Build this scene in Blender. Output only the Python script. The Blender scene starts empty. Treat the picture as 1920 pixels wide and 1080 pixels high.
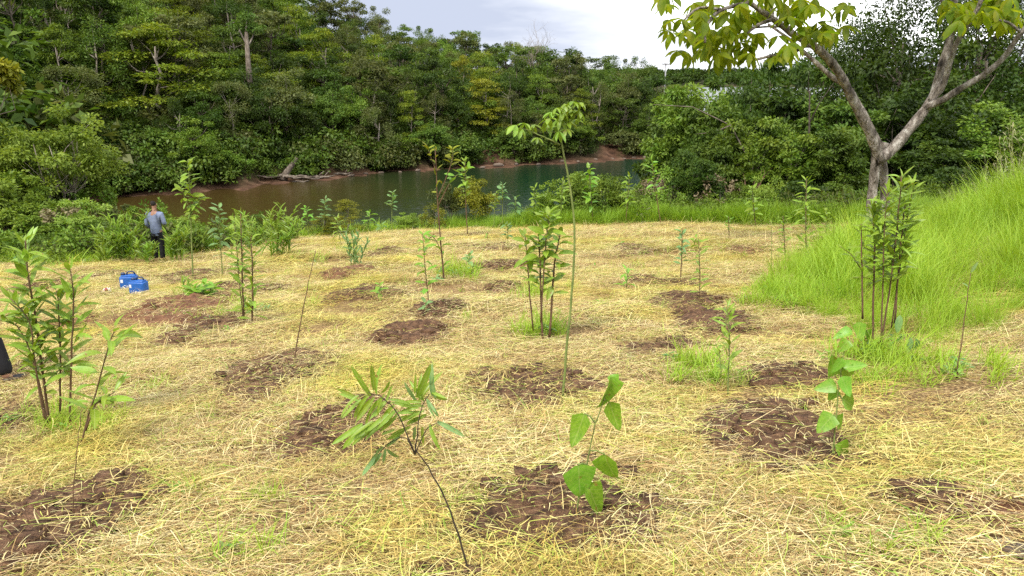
import bpy, math, random
import numpy as np
from mathutils import Vector, Matrix

sc = bpy.context.scene
COL = sc.collection
R = math.radians

# ------------------------------------------------------------------ camera, world, sun, exposure
CAM_Z = 1.7
PITCH = R(14.6)
FPX = 1500.0
cam_d = bpy.data.cameras.new('camera')
cam = bpy.data.objects.new('camera', cam_d)
COL.objects.link(cam)
cam.location = (0, 0, CAM_Z)
cam.rotation_euler = (R(90) - PITCH, 0, 0)
cam_d.sensor_width = 36.0
cam_d.lens = FPX / 1920.0 * 36.0
cam_d.clip_start = 0.05
cam_d.clip_end = 6000
sc.camera = cam

SUN_EL, SUN_AZ = R(52), R(215)      # azimuth clockwise from +Y
world = bpy.data.worlds.new('World')
sc.world = world
world.use_nodes = True
wn, wl = world.node_tree.nodes, world.node_tree.links
wn.clear()
def N(nodes, t, **kw):
    n = nodes.new(t)
    for k, v in kw.items():
        setattr(n, k, v)
    return n
w_out = N(wn, 'ShaderNodeOutputWorld')
sky = N(wn, 'ShaderNodeTexSky', sky_type='NISHITA', sun_disc=False, sun_elevation=SUN_EL, sun_rotation=SUN_AZ,
        air_density=1.0, dust_density=1.5, ozone_density=1.0)
bg_sky = N(wn, 'ShaderNodeBackground'); bg_sky.inputs['Strength'].default_value = 0.10
bg_cl = N(wn, 'ShaderNodeBackground'); bg_cl.inputs['Strength'].default_value = 1.0
tc = N(wn, 'ShaderNodeTexCoord')
sep = N(wn, 'ShaderNodeSeparateXYZ')
wl.new(tc.outputs['Generated'], sep.inputs[0])
def wmath(op, a, b=None, c=None):
    m = N(wn, 'ShaderNodeMath', operation=op)
    for i, v in enumerate((a, b, c)):
        if v is None: continue
        if isinstance(v, (int, float)): m.inputs[i].default_value = v
        else: wl.new(v, m.inputs[i])
    return m.outputs[0]
zz = wmath('ADD', wmath('MAXIMUM', sep.outputs[2], 0.0), 0.16)
px_ = wmath('DIVIDE', sep.outputs[0], zz); py_ = wmath('DIVIDE', sep.outputs[1], zz)
cmb = N(wn, 'ShaderNodeCombineXYZ'); wl.new(px_, cmb.inputs[0]); wl.new(py_, cmb.inputs[1])
SKY_OFFSET = (7.25, 1.55, 2.0)
mp = N(wn, 'ShaderNodeMapping'); mp.inputs['Location'].default_value = SKY_OFFSET
wl.new(cmb.outputs[0], mp.inputs[0])
nz = N(wn, 'ShaderNodeTexNoise'); nz.inputs['Scale'].default_value = 0.42; nz.inputs['Detail'].default_value = 6; nz.inputs['Roughness'].default_value = 0.52
wl.new(mp.outputs[0], nz.inputs['Vector'])
rp = N(wn, 'ShaderNodeValToRGB')
rp.color_ramp.elements[0].position = 0.40; rp.color_ramp.elements[0].color = (0.19, 0.21, 0.26, 1)
em = rp.color_ramp.elements.new(0.55); em.color = (0.36, 0.37, 0.39, 1)
rp.color_ramp.elements[2].position = 0.72; rp.color_ramp.elements[2].color = (1.25, 1.25, 1.25, 1)
wl.new(nz.outputs[0], rp.inputs[0]); wl.new(rp.outputs[0], bg_cl.inputs['Color'])
nz2 = N(wn, 'ShaderNodeTexNoise'); nz2.inputs['Scale'].default_value = 0.3; nz2.inputs['Detail'].default_value = 4
mp2 = N(wn, 'ShaderNodeMapping'); mp2.inputs['Location'].default_value = (7.3, -2.2, 4.0)
wl.new(cmb.outputs[0], mp2.inputs[0]); wl.new(mp2.outputs[0], nz2.inputs['Vector'])
cov = N(wn, 'ShaderNodeMapRange'); cov.inputs[1].default_value = 0.30; cov.inputs[2].default_value = 0.42
wl.new(nz2.outputs[0], cov.inputs[0])
mixs = N(wn, 'ShaderNodeMixShader')
wl.new(cov.outputs[0], mixs.inputs[0]); wl.new(bg_sky.outputs[0], mixs.inputs[1]); wl.new(bg_cl.outputs[0], mixs.inputs[2])
wl.new(mixs.outputs[0], w_out.inputs['Surface'])

sun_d = bpy.data.lights.new('sun', 'SUN')
sun_d.energy = 1.5
sun_d.angle = R(10)
sun_d.color = (1.0, 0.95, 0.86)
sun = bpy.data.objects.new('sun', sun_d)
COL.objects.link(sun)
sdir = Vector((math.sin(SUN_AZ) * math.cos(SUN_EL), math.cos(SUN_AZ) * math.cos(SUN_EL), math.sin(SUN_EL)))
sun.rotation_euler = sdir.to_track_quat('Z', 'Y').to_euler()
sun.location = (0, -20, 60)

sc.view_settings.view_transform = 'Standard'
sc.view_settings.look = 'None'
sc.view_settings.gamma = 1.0
sc.view_settings.use_curve_mapping = False
sc.view_settings.exposure = 1.76
sc.render.engine = 'CYCLES'
cy = sc.cycles
cy.max_bounces = 6; cy.diffuse_bounces = 3; cy.glossy_bounces = 3; cy.transmission_bounces = 4; cy.transparent_max_bounces = 4
cy.caustics_reflective = False; cy.caustics_refractive = False
cy.use_adaptive_sampling = True; cy.adaptive_threshold = 0.006
cy.use_denoising = False
try:
    cy.denoiser = 'OPENIMAGEDENOISE'; cy.denoising_input_passes = 'RGB_ALBEDO_NORMAL'
except Exception:
    pass
cy.sample_clamp_indirect = 4.0

# ------------------------------------------------------------------ helpers: rays, terrain
def ray(x, y):
    cx, cyy = (x - 960) / FPX, (540 - y) / FPX
    return np.array([cx, math.cos(PITCH) + cyy * math.sin(PITCH), -math.sin(PITCH) + cyy * math.cos(PITCH)])
def on_plane_y(x, y, Y):
    d = ray(x, y); t = Y / d[1]
    return np.array([d[0] * t, Y, CAM_Z + d[2] * t])
def hash2(ix, iy, s):
    h = np.sin(ix * 127.1 + iy * 311.7 + s * 74.7) * 43758.5453
    return h - np.floor(h)
def vnoise(x, y, s=0):
    x = np.asarray(x, float); y = np.asarray(y, float)
    ix, iy = np.floor(x), np.floor(y)
    fx, fy = x - ix, y - iy
    fx = fx * fx * (3 - 2 * fx); fy = fy * fy * (3 - 2 * fy)
    a = hash2(ix, iy, s); b = hash2(ix + 1, iy, s); c = hash2(ix, iy + 1, s); d = hash2(ix + 1, iy + 1, s)
    return (a * (1 - fx) + b * fx) * (1 - fy) + (c * (1 - fx) + d * fx) * fy
def fbm(x, y, s=0, o=3):
    v = 0; a = 0.5; t = 0
    for k in range(o):
        v = v + a * vnoise(np.asarray(x) * 2 ** k, np.asarray(y) * 2 ** k, s + k * 13); t += a; a *= 0.5
    return v / t
SY, SX = 0.1275, 0.0422
WATER = -7.3
def plane_hit(x, y):
    d = ray(x, y)
    t = CAM_Z / (-SY * d[1] + SX * d[0] - d[2])
    return d[0] * t, d[1] * t
EDGE_PX = [(0, 505), (100, 502), (200, 497), (300, 488), (380, 478), (480, 458), (600, 446), (700, 440), (800, 433),
           (900, 427), (1100, 423), (1300, 421), (1500, 421), (1640, 426)]
_e = [plane_hit(*p) for p in EDGE_PX]
EX = np.array([-80, -40, -24] + [p[0] for p in _e] + [16, 30, 60])
EY = np.array([26, 25, 23] + [p[1] for p in _e] + [27, 31, 36])
def water_hit(x, y):
    d = ray(x, y); t = (WATER - CAM_Z) / d[2]
    return d[0] * t, d[1] * t
SH_PX = [(-300, 398), (0, 387), (150, 381), (220, 375), (350, 362), (450, 354), (600, 338), (700, 327), (800, 321), (950, 313),
         (1100, 304), (1200, 298), (1262, 293)]
_s = [water_hit(*p) for p in SH_PX]
S_TH = np.array([R(-110), R(-90), R(-60)] + [math.atan2(p[0], p[1]) for p in _s])
S_R = np.array([40.0, 40.0, 44.0] + [math.hypot(*p) for p in _s])
TH_END = S_TH[-1]
S_TH = np.append(S_TH, [TH_END + R(1.6), R(180)]); S_R = np.append(S_R, [1150, 1150])
A_TH = np.array([math.atan((x - 960) / FPX / math.cos(PITCH)) for x in (-300, 300, 470, 560, 650, 800, 900, 1000, 1100, 1200, 1262)])
A_V = np.array([.40, .42, .34, .275, .20, .13, .10, .075, .055, .045, .03])
def edge_s(X, Y):
    return Y - np.interp(X, EX, EY) - (fbm(X * .35, Y * .0 + 3, 5) - .5) * 1.2
def shore_d(X, Y):
    th = np.arctan2(X, Y); r = np.hypot(X, Y)
    return r - np.interp(th, S_TH, S_R) + (fbm(th * 40, th * 0, 9) - .5) * 5.0
def zg(X, Y):
    X = np.asarray(X, float); Y = np.asarray(Y, float)
    s = edge_s(X, Y)
    sp = np.maximum(s, 0)
    Yc = Y - sp
    z = -SY * Yc + SX * X
    z = np.where(Yc < -25, SY * 25 + SX * X + 0 * X, z)
    z = np.where(np.abs(X) > 40, z - SX * X + SX * 40 * np.sign(X), z)
    z = z + np.maximum(X - 4.2 - 0.25 * np.maximum(Y - 9, 0), 0).clip(0, 7) * 0.17 * np.clip((24 - Y) / 9, 0, 1)
    drop = np.where(sp < 2, 0.09 * sp * sp, 0.36 * sp - 0.36)
    z = np.maximum(z - drop, -11)
    near = np.hypot(X, Y)
    amp = np.clip(near / 6, 0.25, 1)
    z = z + (fbm(X * 1.3, Y * 1.3, 1) - .5) * 0.10 * amp + (fbm(X * .35, Y * .35, 2) - .5) * .22 * amp
    th = np.arctan2(X, Y)
    d = shore_d(X, Y)
    a = np.interp(th, A_TH, A_V)
    zf = np.where(d < 0, np.maximum(.12 * d, -3.5), 0.06 * np.minimum(d, 3) + 0.6 * np.clip(d - 3, 0, 2) + a * np.clip(d - 5, 0, 62)
                  - .03 * np.clip(d - 67, 0, 110))
    zf = zf + (fbm(X * .12, Y * .12, 4) - .5) * np.clip(d / 8, 0, 1) * 2.2 + WATER
    zf = np.where((np.abs(th) > R(115)), -12, zf)
    z = np.maximum(z, zf)
    ridge = WATER - 2 + np.clip((near - 1050) / 350, 0, 1) * (14.5 + 5 * fbm(th * 9, th * 0 + 1, 21))
    return np.maximum(z, np.where(near > 1000, ridge, -12))
def zg1(x, y):
    return float(zg(np.array([x]), np.array([y]))[0])
def ghit(x, y):
    """point of the ground that the picture shows at pixel x, y"""
    d = ray(x, y)
    t = np.concatenate([np.arange(1.5, 12, .02), np.arange(12, 60, .05), np.arange(60, 400, .5)])
    P = d[None, :] * t[:, None]
    g = zg(P[:, 0], P[:, 1]) - (CAM_Z + P[:, 2])
    k = np.argmax(g > 0)
    return np.array([P[k, 0], P[k, 1], float(zg1(P[k, 0], P[k, 1]))])
def depth(p):
    return p[1] * math.cos(PITCH) - (p[2] - CAM_Z) * math.sin(PITCH)
def at_dist(px, Y):
    x = (px - 960) / FPX * (Y * 1.02 + 0.6)
    for _ in range(3):
        z = zg1(x, Y)
        x = (px - 960) / FPX * depth((x, Y, z + 1.0))
    return np.array([x, Y, zg1(x, Y)])

# ------------------------------------------------------------------ helpers: meshes and objects
class MB:
    def __init__(self): self.V = []; self.F = []; self.n = 0
    def add(self, V, F):
        V = np.asarray(V, float).reshape(-1, 3)
        for f in F: self.F.append(tuple(int(i) + self.n for i in f))
        self.V.append(V); self.n += len(V)
    def tube(self, pts, rad, sides=6, cap=True):
        pts = np.asarray(pts, float); n = len(pts)
        rad = np.broadcast_to(np.asarray(rad, float), (n,))
        tang = np.gradient(pts, axis=0)
        tang /= np.linalg.norm(tang, axis=1)[:, None] + 1e-9
        ref = np.array([0.0, 1, 0]) if abs(tang[0][1]) < .8 else np.array([1.0, 0, 0])
        V = []
        for i in range(n):
            a = np.cross(tang[i], ref); a /= np.linalg.norm(a) + 1e-9
            b = np.cross(tang[i], a); ref = np.cross(a, tang[i]) if np.linalg.norm(np.cross(a, tang[i])) > .1 else ref
            for k in range(sides):
                an = 2 * math.pi * k / sides
                V.append(pts[i] + rad[i] * (a * math.cos(an) + b * math.sin(an)))
        F = []
        for i in range(n - 1):
            for k in range(sides):
                k2 = (k + 1) % sides
                F.append((i * sides + k, i * sides + k2, (i + 1) * sides + k2, (i + 1) * sides + k))
        if cap:
            F.append(tuple(range(sides))[::-1]); F.append(tuple((n - 1) * sides + k for k in range(sides)))
        self.add(V, F)
    def box(self, c, s, rz=0):
        c = np.asarray(c, float); s = np.asarray(s, float) / 2
        V = [np.array([x, y, z]) * s for x in (-1, 1) for y in (-1, 1) for z in (-1, 1)]
        ca, sa = math.cos(rz), math.sin(rz)
        V = [np.array([v[0] * ca - v[1] * sa, v[0] * sa + v[1] * ca, v[2]]) + c for v in V]
        self.add(V, [(0, 1, 3, 2), (4, 6, 7, 5), (0, 4, 5, 1), (2, 3, 7, 6), (0, 2, 6, 4), (1, 5, 7, 3)])
    def mesh(self, name, mat, smooth=True):
        me = bpy.data.meshes.new(name)
        V = np.concatenate(self.V) if self.V else np.zeros((0, 3))
        me.from_pydata(V.tolist(), [], self.F)
        if smooth: me.polygons.foreach_set('use_smooth', [True] * len(me.polygons))
        if mat: me.materials.append(mat)
        me.update()
        return me
def mesh_np(name, V, F, mat, smooth=False):
    me = bpy.data.meshes.new(name)
    V = np.asarray(V, np.float32); F = np.asarray(F, np.int32)
    k = F.shape[1]
    me.vertices.add(len(V)); me.vertices.foreach_set('co', V.ravel())
    me.loops.add(F.size); me.loops.foreach_set('vertex_index', F.ravel())
    me.polygons.add(len(F)); me.polygons.foreach_set('loop_start', np.arange(0, F.size, k, dtype=np.int32))
    me.polygons.foreach_set('loop_total', np.full(len(F), k, np.int32))
    if smooth: me.polygons.foreach_set('use_smooth', np.ones(len(F), bool))
    if mat: me.materials.append(mat)
    me.update(calc_edges=True); me.validate()
    return me
def tag(o, label=None, cat=None, group=None, kind=None):
    if label: o['label'] = label
    if cat: o['category'] = cat
    if group: o['group'] = group
    if kind: o['kind'] = kind
    return o
def obj(name, me, parent=None, loc=(0, 0, 0), rot=None, scale=None):
    o = bpy.data.objects.new(name, me); COL.objects.link(o)
    o.location = loc
    if rot is not None: o.rotation_euler = rot
    if scale is not None: o.scale = scale
    if parent: o.parent = parent
    return o
def thing(name, loc, label, cat, group=None, rz=0):
    o = bpy.data.objects.new(name, None); COL.objects.link(o)
    o.empty_display_size = 0.2
    o.location = loc; o.rotation_euler = (0, 0, rz)
    return tag(o, label, cat, group)
def norm(v):
    return v / (np.linalg.norm(v, axis=-1, keepdims=True) + 1e-9)

# ------------------------------------------------------------------ materials
def new_mat(name):
    m = bpy.data.materials.new(name); m.use_nodes = True
    nt = m.node_tree; nt.nodes.clear()
    out = nt.nodes.new('ShaderNodeOutputMaterial')
    return m, nt.nodes, nt.links, out
def ramp(nodes, stops):
    r = nodes.new('ShaderNodeValToRGB')
    el = r.color_ramp.elements
    while len(el) < len(stops): el.new(0.5)
    for e, (p, c) in zip(el, stops):
        e.position = p; e.color = (*c, 1)
    return r
def leaf_mat(name, cols, trans=0.35, rough=0.5, spec=0.22, nscale=0.6, tint=(1.15, 1.1, .55), hue=.02, vein=False):
    m, n, l, out = new_mat(name)
    geo = n.new('ShaderNodeNewGeometry'); oi = n.new('ShaderNodeObjectInfo'); tcn = n.new('ShaderNodeTexCoord')
    noi = n.new('ShaderNodeTexNoise'); noi.inputs['Scale'].default_value = nscale; noi.inputs['Detail'].default_value = 3
    l.new(tcn.outputs['Object'], noi.inputs['Vector'])
    a = n.new('ShaderNodeMath'); a.operation = 'MULTIPLY_ADD'; a.inputs[1].default_value = .42
    l.new(geo.outputs['Random Per Island'], a.inputs[0])
    b = n.new('ShaderNodeMath'); b.operation = 'MULTIPLY_ADD'; b.inputs[1].default_value = 1.3; b.inputs[2].default_value = -.46
    l.new(noi.outputs[0], b.inputs[0]); l.new(b.outputs[0], a.inputs[2])
    c = n.new('ShaderNodeMath'); c.operation = 'MULTIPLY_ADD'; c.inputs[1].default_value = .45
    l.new(oi.outputs['Random'], c.inputs[0]); l.new(a.outputs[0], c.inputs[2])
    r = ramp(n, [(i / (len(cols) - 1), cc) for i, cc in enumerate(cols)])
    l.new(c.outputs[0], r.inputs[0])
    hs = n.new('ShaderNodeHueSaturation')
    h = n.new('ShaderNodeMapRange'); h.inputs[3].default_value = .5 - hue; h.inputs[4].default_value = .5 + hue
    l.new(oi.outputs['Random'], h.inputs[0]); l.new(h.outputs[0], hs.inputs['Hue'])
    col = r.outputs[0]
    if vein:                                            # pale midrib and side veins, a few brown blemishes
        sp = n.new('ShaderNodeSeparateXYZ'); l.new(tcn.outputs['Object'], sp.inputs[0])
        def mth(op, a_, b_=None, c_=None):
            q = n.new('ShaderNodeMath'); q.operation = op
            for i, v in enumerate((a_, b_, c_)):
                if v is None: continue
                if isinstance(v, (int, float)): q.inputs[i].default_value = v
                else: l.new(v, q.inputs[i])
            return q.outputs[0]
        ax = mth('ABSOLUTE', sp.outputs[0])
        mid = mth('LESS_THAN', ax, .014)
        side = mth('GREATER_THAN', mth('SINE', mth('MULTIPLY', mth('SUBTRACT', sp.outputs[1], mth('MULTIPLY', ax, .7)), 52)), .86)
        f = mth('MAXIMUM', mth('MULTIPLY', mid, .5), mth('MULTIPLY', side, .28))
        x = n.new('ShaderNodeMix'); x.data_type = 'RGBA'; l.new(f, x.inputs[0]); l.new(col, x.inputs[6]); x.inputs[7].default_value = (.32, .40, .12, 1)
        nb = n.new('ShaderNodeTexNoise'); nb.inputs['Scale'].default_value = 5; nb.inputs['Detail'].default_value = 4
        vm = n.new('ShaderNodeVectorMath'); vm.operation = 'ADD'; l.new(tcn.outputs['Object'], vm.inputs[0])
        cc = n.new('ShaderNodeCombineXYZ'); l.new(mth('MULTIPLY', oi.outputs['Random'], 40), cc.inputs[0]); l.new(cc.outputs[0], vm.inputs[1]); l.new(vm.outputs[0], nb.inputs['Vector'])
        bl = n.new('ShaderNodeMapRange'); bl.inputs[1].default_value = .64; bl.inputs[2].default_value = .70; l.new(nb.outputs[0], bl.inputs[0])
        y = n.new('ShaderNodeMix'); y.data_type = 'RGBA'; l.new(bl.outputs[0], y.inputs[0]); l.new(x.outputs[2], y.inputs[6]); y.inputs[7].default_value = (.22, .15, .035, 1)
        col = y.outputs[2]
    l.new(col, hs.inputs['Color'])
    p = n.new('ShaderNodeBsdfPrincipled'); p.inputs['Roughness'].default_value = rough
    p.inputs['Specular IOR Level'].default_value = spec
    l.new(hs.outputs[0], p.inputs['Base Color'])
    t = n.new('ShaderNodeBsdfTranslucent')
    mu = n.new('ShaderNodeMix'); mu.data_type = 'RGBA'; mu.blend_type = 'MULTIPLY'; mu.inputs[0].default_value = 1
    mu.inputs[7].default_value = (*tint, 1); l.new(hs.outputs[0], mu.inputs[6]); l.new(mu.outputs[2], t.inputs['Color'])
    mx = n.new('ShaderNodeMixShader'); mx.inputs[0].default_value = trans
    l.new(p.outputs[0], mx.inputs[1]); l.new(t.outputs[0], mx.inputs[2]); l.new(mx.outputs[0], out.inputs[0])
    return m
def noise_mat(name, stops, scale=8, detail=5, rough=.85, bump=.3, bscale=30, coord='Object', stretch=(1, 1, 1), spec=.3, bdist=.02):
    m, n, l, out = new_mat(name)
    tcn = n.new('ShaderNodeTexCoord'); mpn = n.new('ShaderNodeMapping'); mpn.inputs['Scale'].default_value = stretch
    l.new(tcn.outputs[coord], mpn.inputs[0])
    noi = n.new('ShaderNodeTexNoise'); noi.inputs['Scale'].default_value = scale; noi.inputs['Detail'].default_value = detail
    noi.inputs['Roughness'].default_value = .62
    l.new(mpn.outputs[0], noi.inputs['Vector'])
    r = ramp(n, stops); l.new(noi.outputs[0], r.inputs[0])
    p = n.new('ShaderNodeBsdfPrincipled'); p.inputs['Roughness'].default_value = rough; p.inputs['Specular IOR Level'].default_value = spec
    l.new(r.outputs[0], p.inputs['Base Color'])
    if bump:
        n2 = n.new('ShaderNodeTexNoise'); n2.inputs['Scale'].default_value = bscale; n2.inputs['Detail'].default_value = 6
        l.new(mpn.outputs[0], n2.inputs['Vector'])
        bu = n.new('ShaderNodeBump'); bu.inputs['Strength'].default_value = bump; bu.inputs['Distance'].default_value = bdist
        l.new(n2.outputs[0], bu.inputs['Height']); l.new(bu.outputs[0], p.inputs['Normal'])
    l.new(p.outputs[0], out.inputs[0])
    return m
def plain_mat(name, col, rough=.6, spec=.4, metal=0):
    m, n, l, out = new_mat(name)
    p = n.new('ShaderNodeBsdfPrincipled'); p.inputs['Base Color'].default_value = (*col, 1)
    noi = n.new('ShaderNodeTexNoise'); noi.inputs['Scale'].default_value = 25
    tcn = n.new('ShaderNodeTexCoord'); l.new(tcn.outputs['Object'], noi.inputs['Vector'])
    r = ramp(n, [(.3, tuple(c * .8 for c in col)), (.7, tuple(min(c * 1.12, 1) for c in col))])
    l.new(noi.outputs[0], r.inputs[0]); l.new(r.outputs[0], p.inputs['Base Color'])
    p.inputs['Roughness'].default_value = rough; p.inputs['Specular IOR Level'].default_value = spec; p.inputs['Metallic'].default_value = metal
    l.new(p.outputs[0], out.inputs[0])
    return m

M = {}
# forest greens (albedo .04-.12 in green)
M['leaf_dark'] = leaf_mat('leaf_dark', [(.010, .024, .003), (.024, .052, .006), (.046, .085, .010), (.08, .12, .015)])
M['leaf_mid'] = leaf_mat('leaf_mid', [(.017, .039, .005), (.048, .096, .011), (.09, .15, .02), (.145, .20, .03)])
M['leaf_bright'] = leaf_mat('leaf_bright', [(.03, .066, .006), (.072, .138, .012), (.125, .20, .02), (.20, .26, .035)])
M['leaf_olive'] = leaf_mat('leaf_olive', [(.024, .035, .009), (.058, .078, .018), (.10, .12, .032), (.165, .175, .055)])
M['leaf_yellow'] = leaf_mat('leaf_yellow', [(.07, .09, .008), (.14, .17, .014), (.23, .25, .022), (.34, .32, .04)])
M['leaf_layer'] = leaf_mat('leaf_layer', [(.034, .066, .005), (.09, .148, .011), (.16, .215, .018), (.25, .275, .03)])
M['leaf_lime'] = leaf_mat('leaf_lime', [(.065, .14, .008), (.13, .24, .014), (.20, .32, .024), (.29, .40, .05)], spec=.4, rough=.4, nscale=3, vein=True)
M['leaf_heart'] = leaf_mat('leaf_heart', [(.06, .17, .008), (.11, .26, .014), (.165, .34, .024), (.23, .40, .04)], spec=.4, rough=.4, nscale=8, vein=True)
M['leaf_blue'] = leaf_mat('leaf_blue', [(.06, .15, .05), (.11, .23, .08), (.17, .30, .11), (.25, .38, .16)], nscale=5, vein=True)
M['leaf_palm'] = leaf_mat('leaf_palm', [(.06, .115, .007), (.115, .185, .011), (.185, .245, .018), (.30, .30, .028)], trans=.6, nscale=2, tint=(1.6, 1.5, .5))
M['leaf_dry'] = leaf_mat('leaf_dry', [(.10, .07, .04), (.16, .12, .07), (.22, .17, .10), (.18, .18, .06)], trans=.15)
M['leaf_bush'] = leaf_mat('leaf_bush', [(.05, .105, .012), (.135, .225, .028), (.24, .345, .055), (.36, .45, .10)], trans=.45)
M['grass'] = leaf_mat('grass', [(.08, .17, .010), (.20, .35, .02), (.30, .45, .035), (.42, .52, .09)], trans=.4, nscale=.5, rough=.5)
M['grass_far'] = leaf_mat('grass_far', [(.08, .18, .012), (.18, .32, .022), (.27, .41, .04), (.38, .47, .09)], trans=.4, nscale=.5, rough=.5)
M['seed'] = leaf_mat('seed', [(.22, .24, .10), (.30, .30, .15), (.38, .36, .2), (.42, .38, .24)], trans=.2)
M['bark'] = noise_mat('bark', [(.3, (.05, .038, .028)), (.5, (.12, .095, .072)), (.72, (.24, .2, .165))], scale=5, stretch=(1, 1, .35), bump=.8, bscale=16, bdist=.05)
M['bark_pale'] = noise_mat('bark_pale', [(.3, (.10, .08, .06)), (.5, (.24, .20, .165)), (.72, (.40, .36, .31))], scale=4, stretch=(1, 1, .4), bump=.8, bscale=14, bdist=.05)
M['bark_big'] = noise_mat('bark_big', [(.34, (.024, .019, .016)), (.43, (.12, .098, .08)), (.55, (.25, .215, .185)), (.68, (.46, .43, .39))], scale=7, stretch=(1, 1, .4), bump=1.0, bscale=16, bdist=.12, detail=10)
M['stem_green'] = noise_mat('stem_green', [(.3, (.09, .13, .03)), (.7, (.20, .24, .07))], scale=12, bump=.1)
M['stem_brown'] = noise_mat('stem_brown', [(.3, (.06, .035, .02)), (.7, (.17, .10, .055))], scale=12, bump=.1)
M['stem_dark'] = noise_mat('stem_dark', [(.3, (.018, .013, .01)), (.7, (.06, .045, .03))], scale=12, bump=.1)
M['soil'] = noise_mat('soil', [(.30, (.030, .014, .007)), (.44, (.11, .056, .028)), (.57, (.20, .108, .057)), (.74, (.34, .20, .115))], scale=14, detail=12, bump=1.0, bscale=70, rough=.95, coord='Object', bdist=.06)
M['soil_red'] = noise_mat('soil_red', [(.28, (.06, .026, .013)), (.5, (.15, .068, .034)), (.72, (.27, .14, .075))], scale=6, detail=8, bump=1.0, bscale=26, rough=.95, bdist=.06)
M['soil_grey'] = noise_mat('soil_grey', [(.28, (.07, .05, .037)), (.5, (.13, .098, .075)), (.72, (.20, .155, .12))], scale=9, detail=8, bump=.6, bscale=40, rough=.95)
def straw_mat(name, stops, green):
    m, n, l, out = new_mat(name)
    geo = n.new('ShaderNodeNewGeometry')
    noi = n.new('ShaderNodeTexNoise'); noi.inputs['Scale'].default_value = .55; noi.inputs['Detail'].default_value = 4
    l.new(geo.outputs['Position'], noi.inputs['Vector'])
    r = ramp(n, stops); l.new(geo.outputs['Random Per Island'], r.inputs[0])
    g = ramp(n, green); l.new(geo.outputs['Random Per Island'], g.inputs[0])
    f = n.new('ShaderNodeMapRange'); f.inputs[1].default_value = .46; f.inputs[2].default_value = .70
    l.new(noi.outputs[0], f.inputs[0])
    mx = n.new('ShaderNodeMix'); mx.data_type = 'RGBA'
    l.new(f.outputs[0], mx.inputs[0]); l.new(r.outputs[0], mx.inputs[6]); l.new(g.outputs[0], mx.inputs[7])
    n3 = n.new('ShaderNodeTexNoise'); n3.inputs['Scale'].default_value = 1.1; n3.inputs['Detail'].default_value = 6; n3.inputs['Roughness'].default_value = .62
    va = n.new('ShaderNodeVectorMath'); va.operation = 'ADD'; va.inputs[1].default_value = (31, 17, 5); l.new(geo.outputs['Position'], va.inputs[0]); l.new(va.outputs[0], n3.inputs['Vector'])
    w3 = ramp(n, [(.40, (1.0, 1.0, 1.0)), (.54, (.95, .91, .88)), (.68, (.70, .60, .55))]); l.new(n3.outputs[0], w3.inputs[0])   # weathered, browner straw in places
    m3 = n.new('ShaderNodeMix'); m3.data_type = 'RGBA'; m3.blend_type = 'MULTIPLY'; m3.inputs[0].default_value = 1
    l.new(mx.outputs[2], m3.inputs[6]); l.new(w3.outputs[0], m3.inputs[7]); mx = m3
    p = n.new('ShaderNodeBsdfPrincipled'); p.inputs['Roughness'].default_value = .6; p.inputs['Specular IOR Level'].default_value = .25
    l.new(mx.outputs[2], p.inputs['Base Color'])
    t = n.new('ShaderNodeBsdfTranslucent'); l.new(mx.outputs[2], t.inputs['Color'])
    ms = n.new('ShaderNodeMixShader'); ms.inputs[0].default_value = .22
    l.new(p.outputs[0], ms.inputs[1]); l.new(t.outputs[0], ms.inputs[2]); l.new(ms.outputs[0], out.inputs[0])
    return m
M['straw'] = straw_mat('straw',
    [(0, (.10, .055, .022)), (.10, (.30, .18, .07)), (.26, (.54, .39, .16)), (.50, (.70, .575, .26)), (.74, (.79, .715, .42)), (.85, (.55, .58, .13)), (1, (.20, .38, .045))],
    [(0, (.12, .08, .02)), (.12, (.36, .26, .05)), (.32, (.64, .51, .10)), (.62, (.75, .65, .17)), (.82, (.48, .53, .08)), (1, (.22, .38, .04))])

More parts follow.
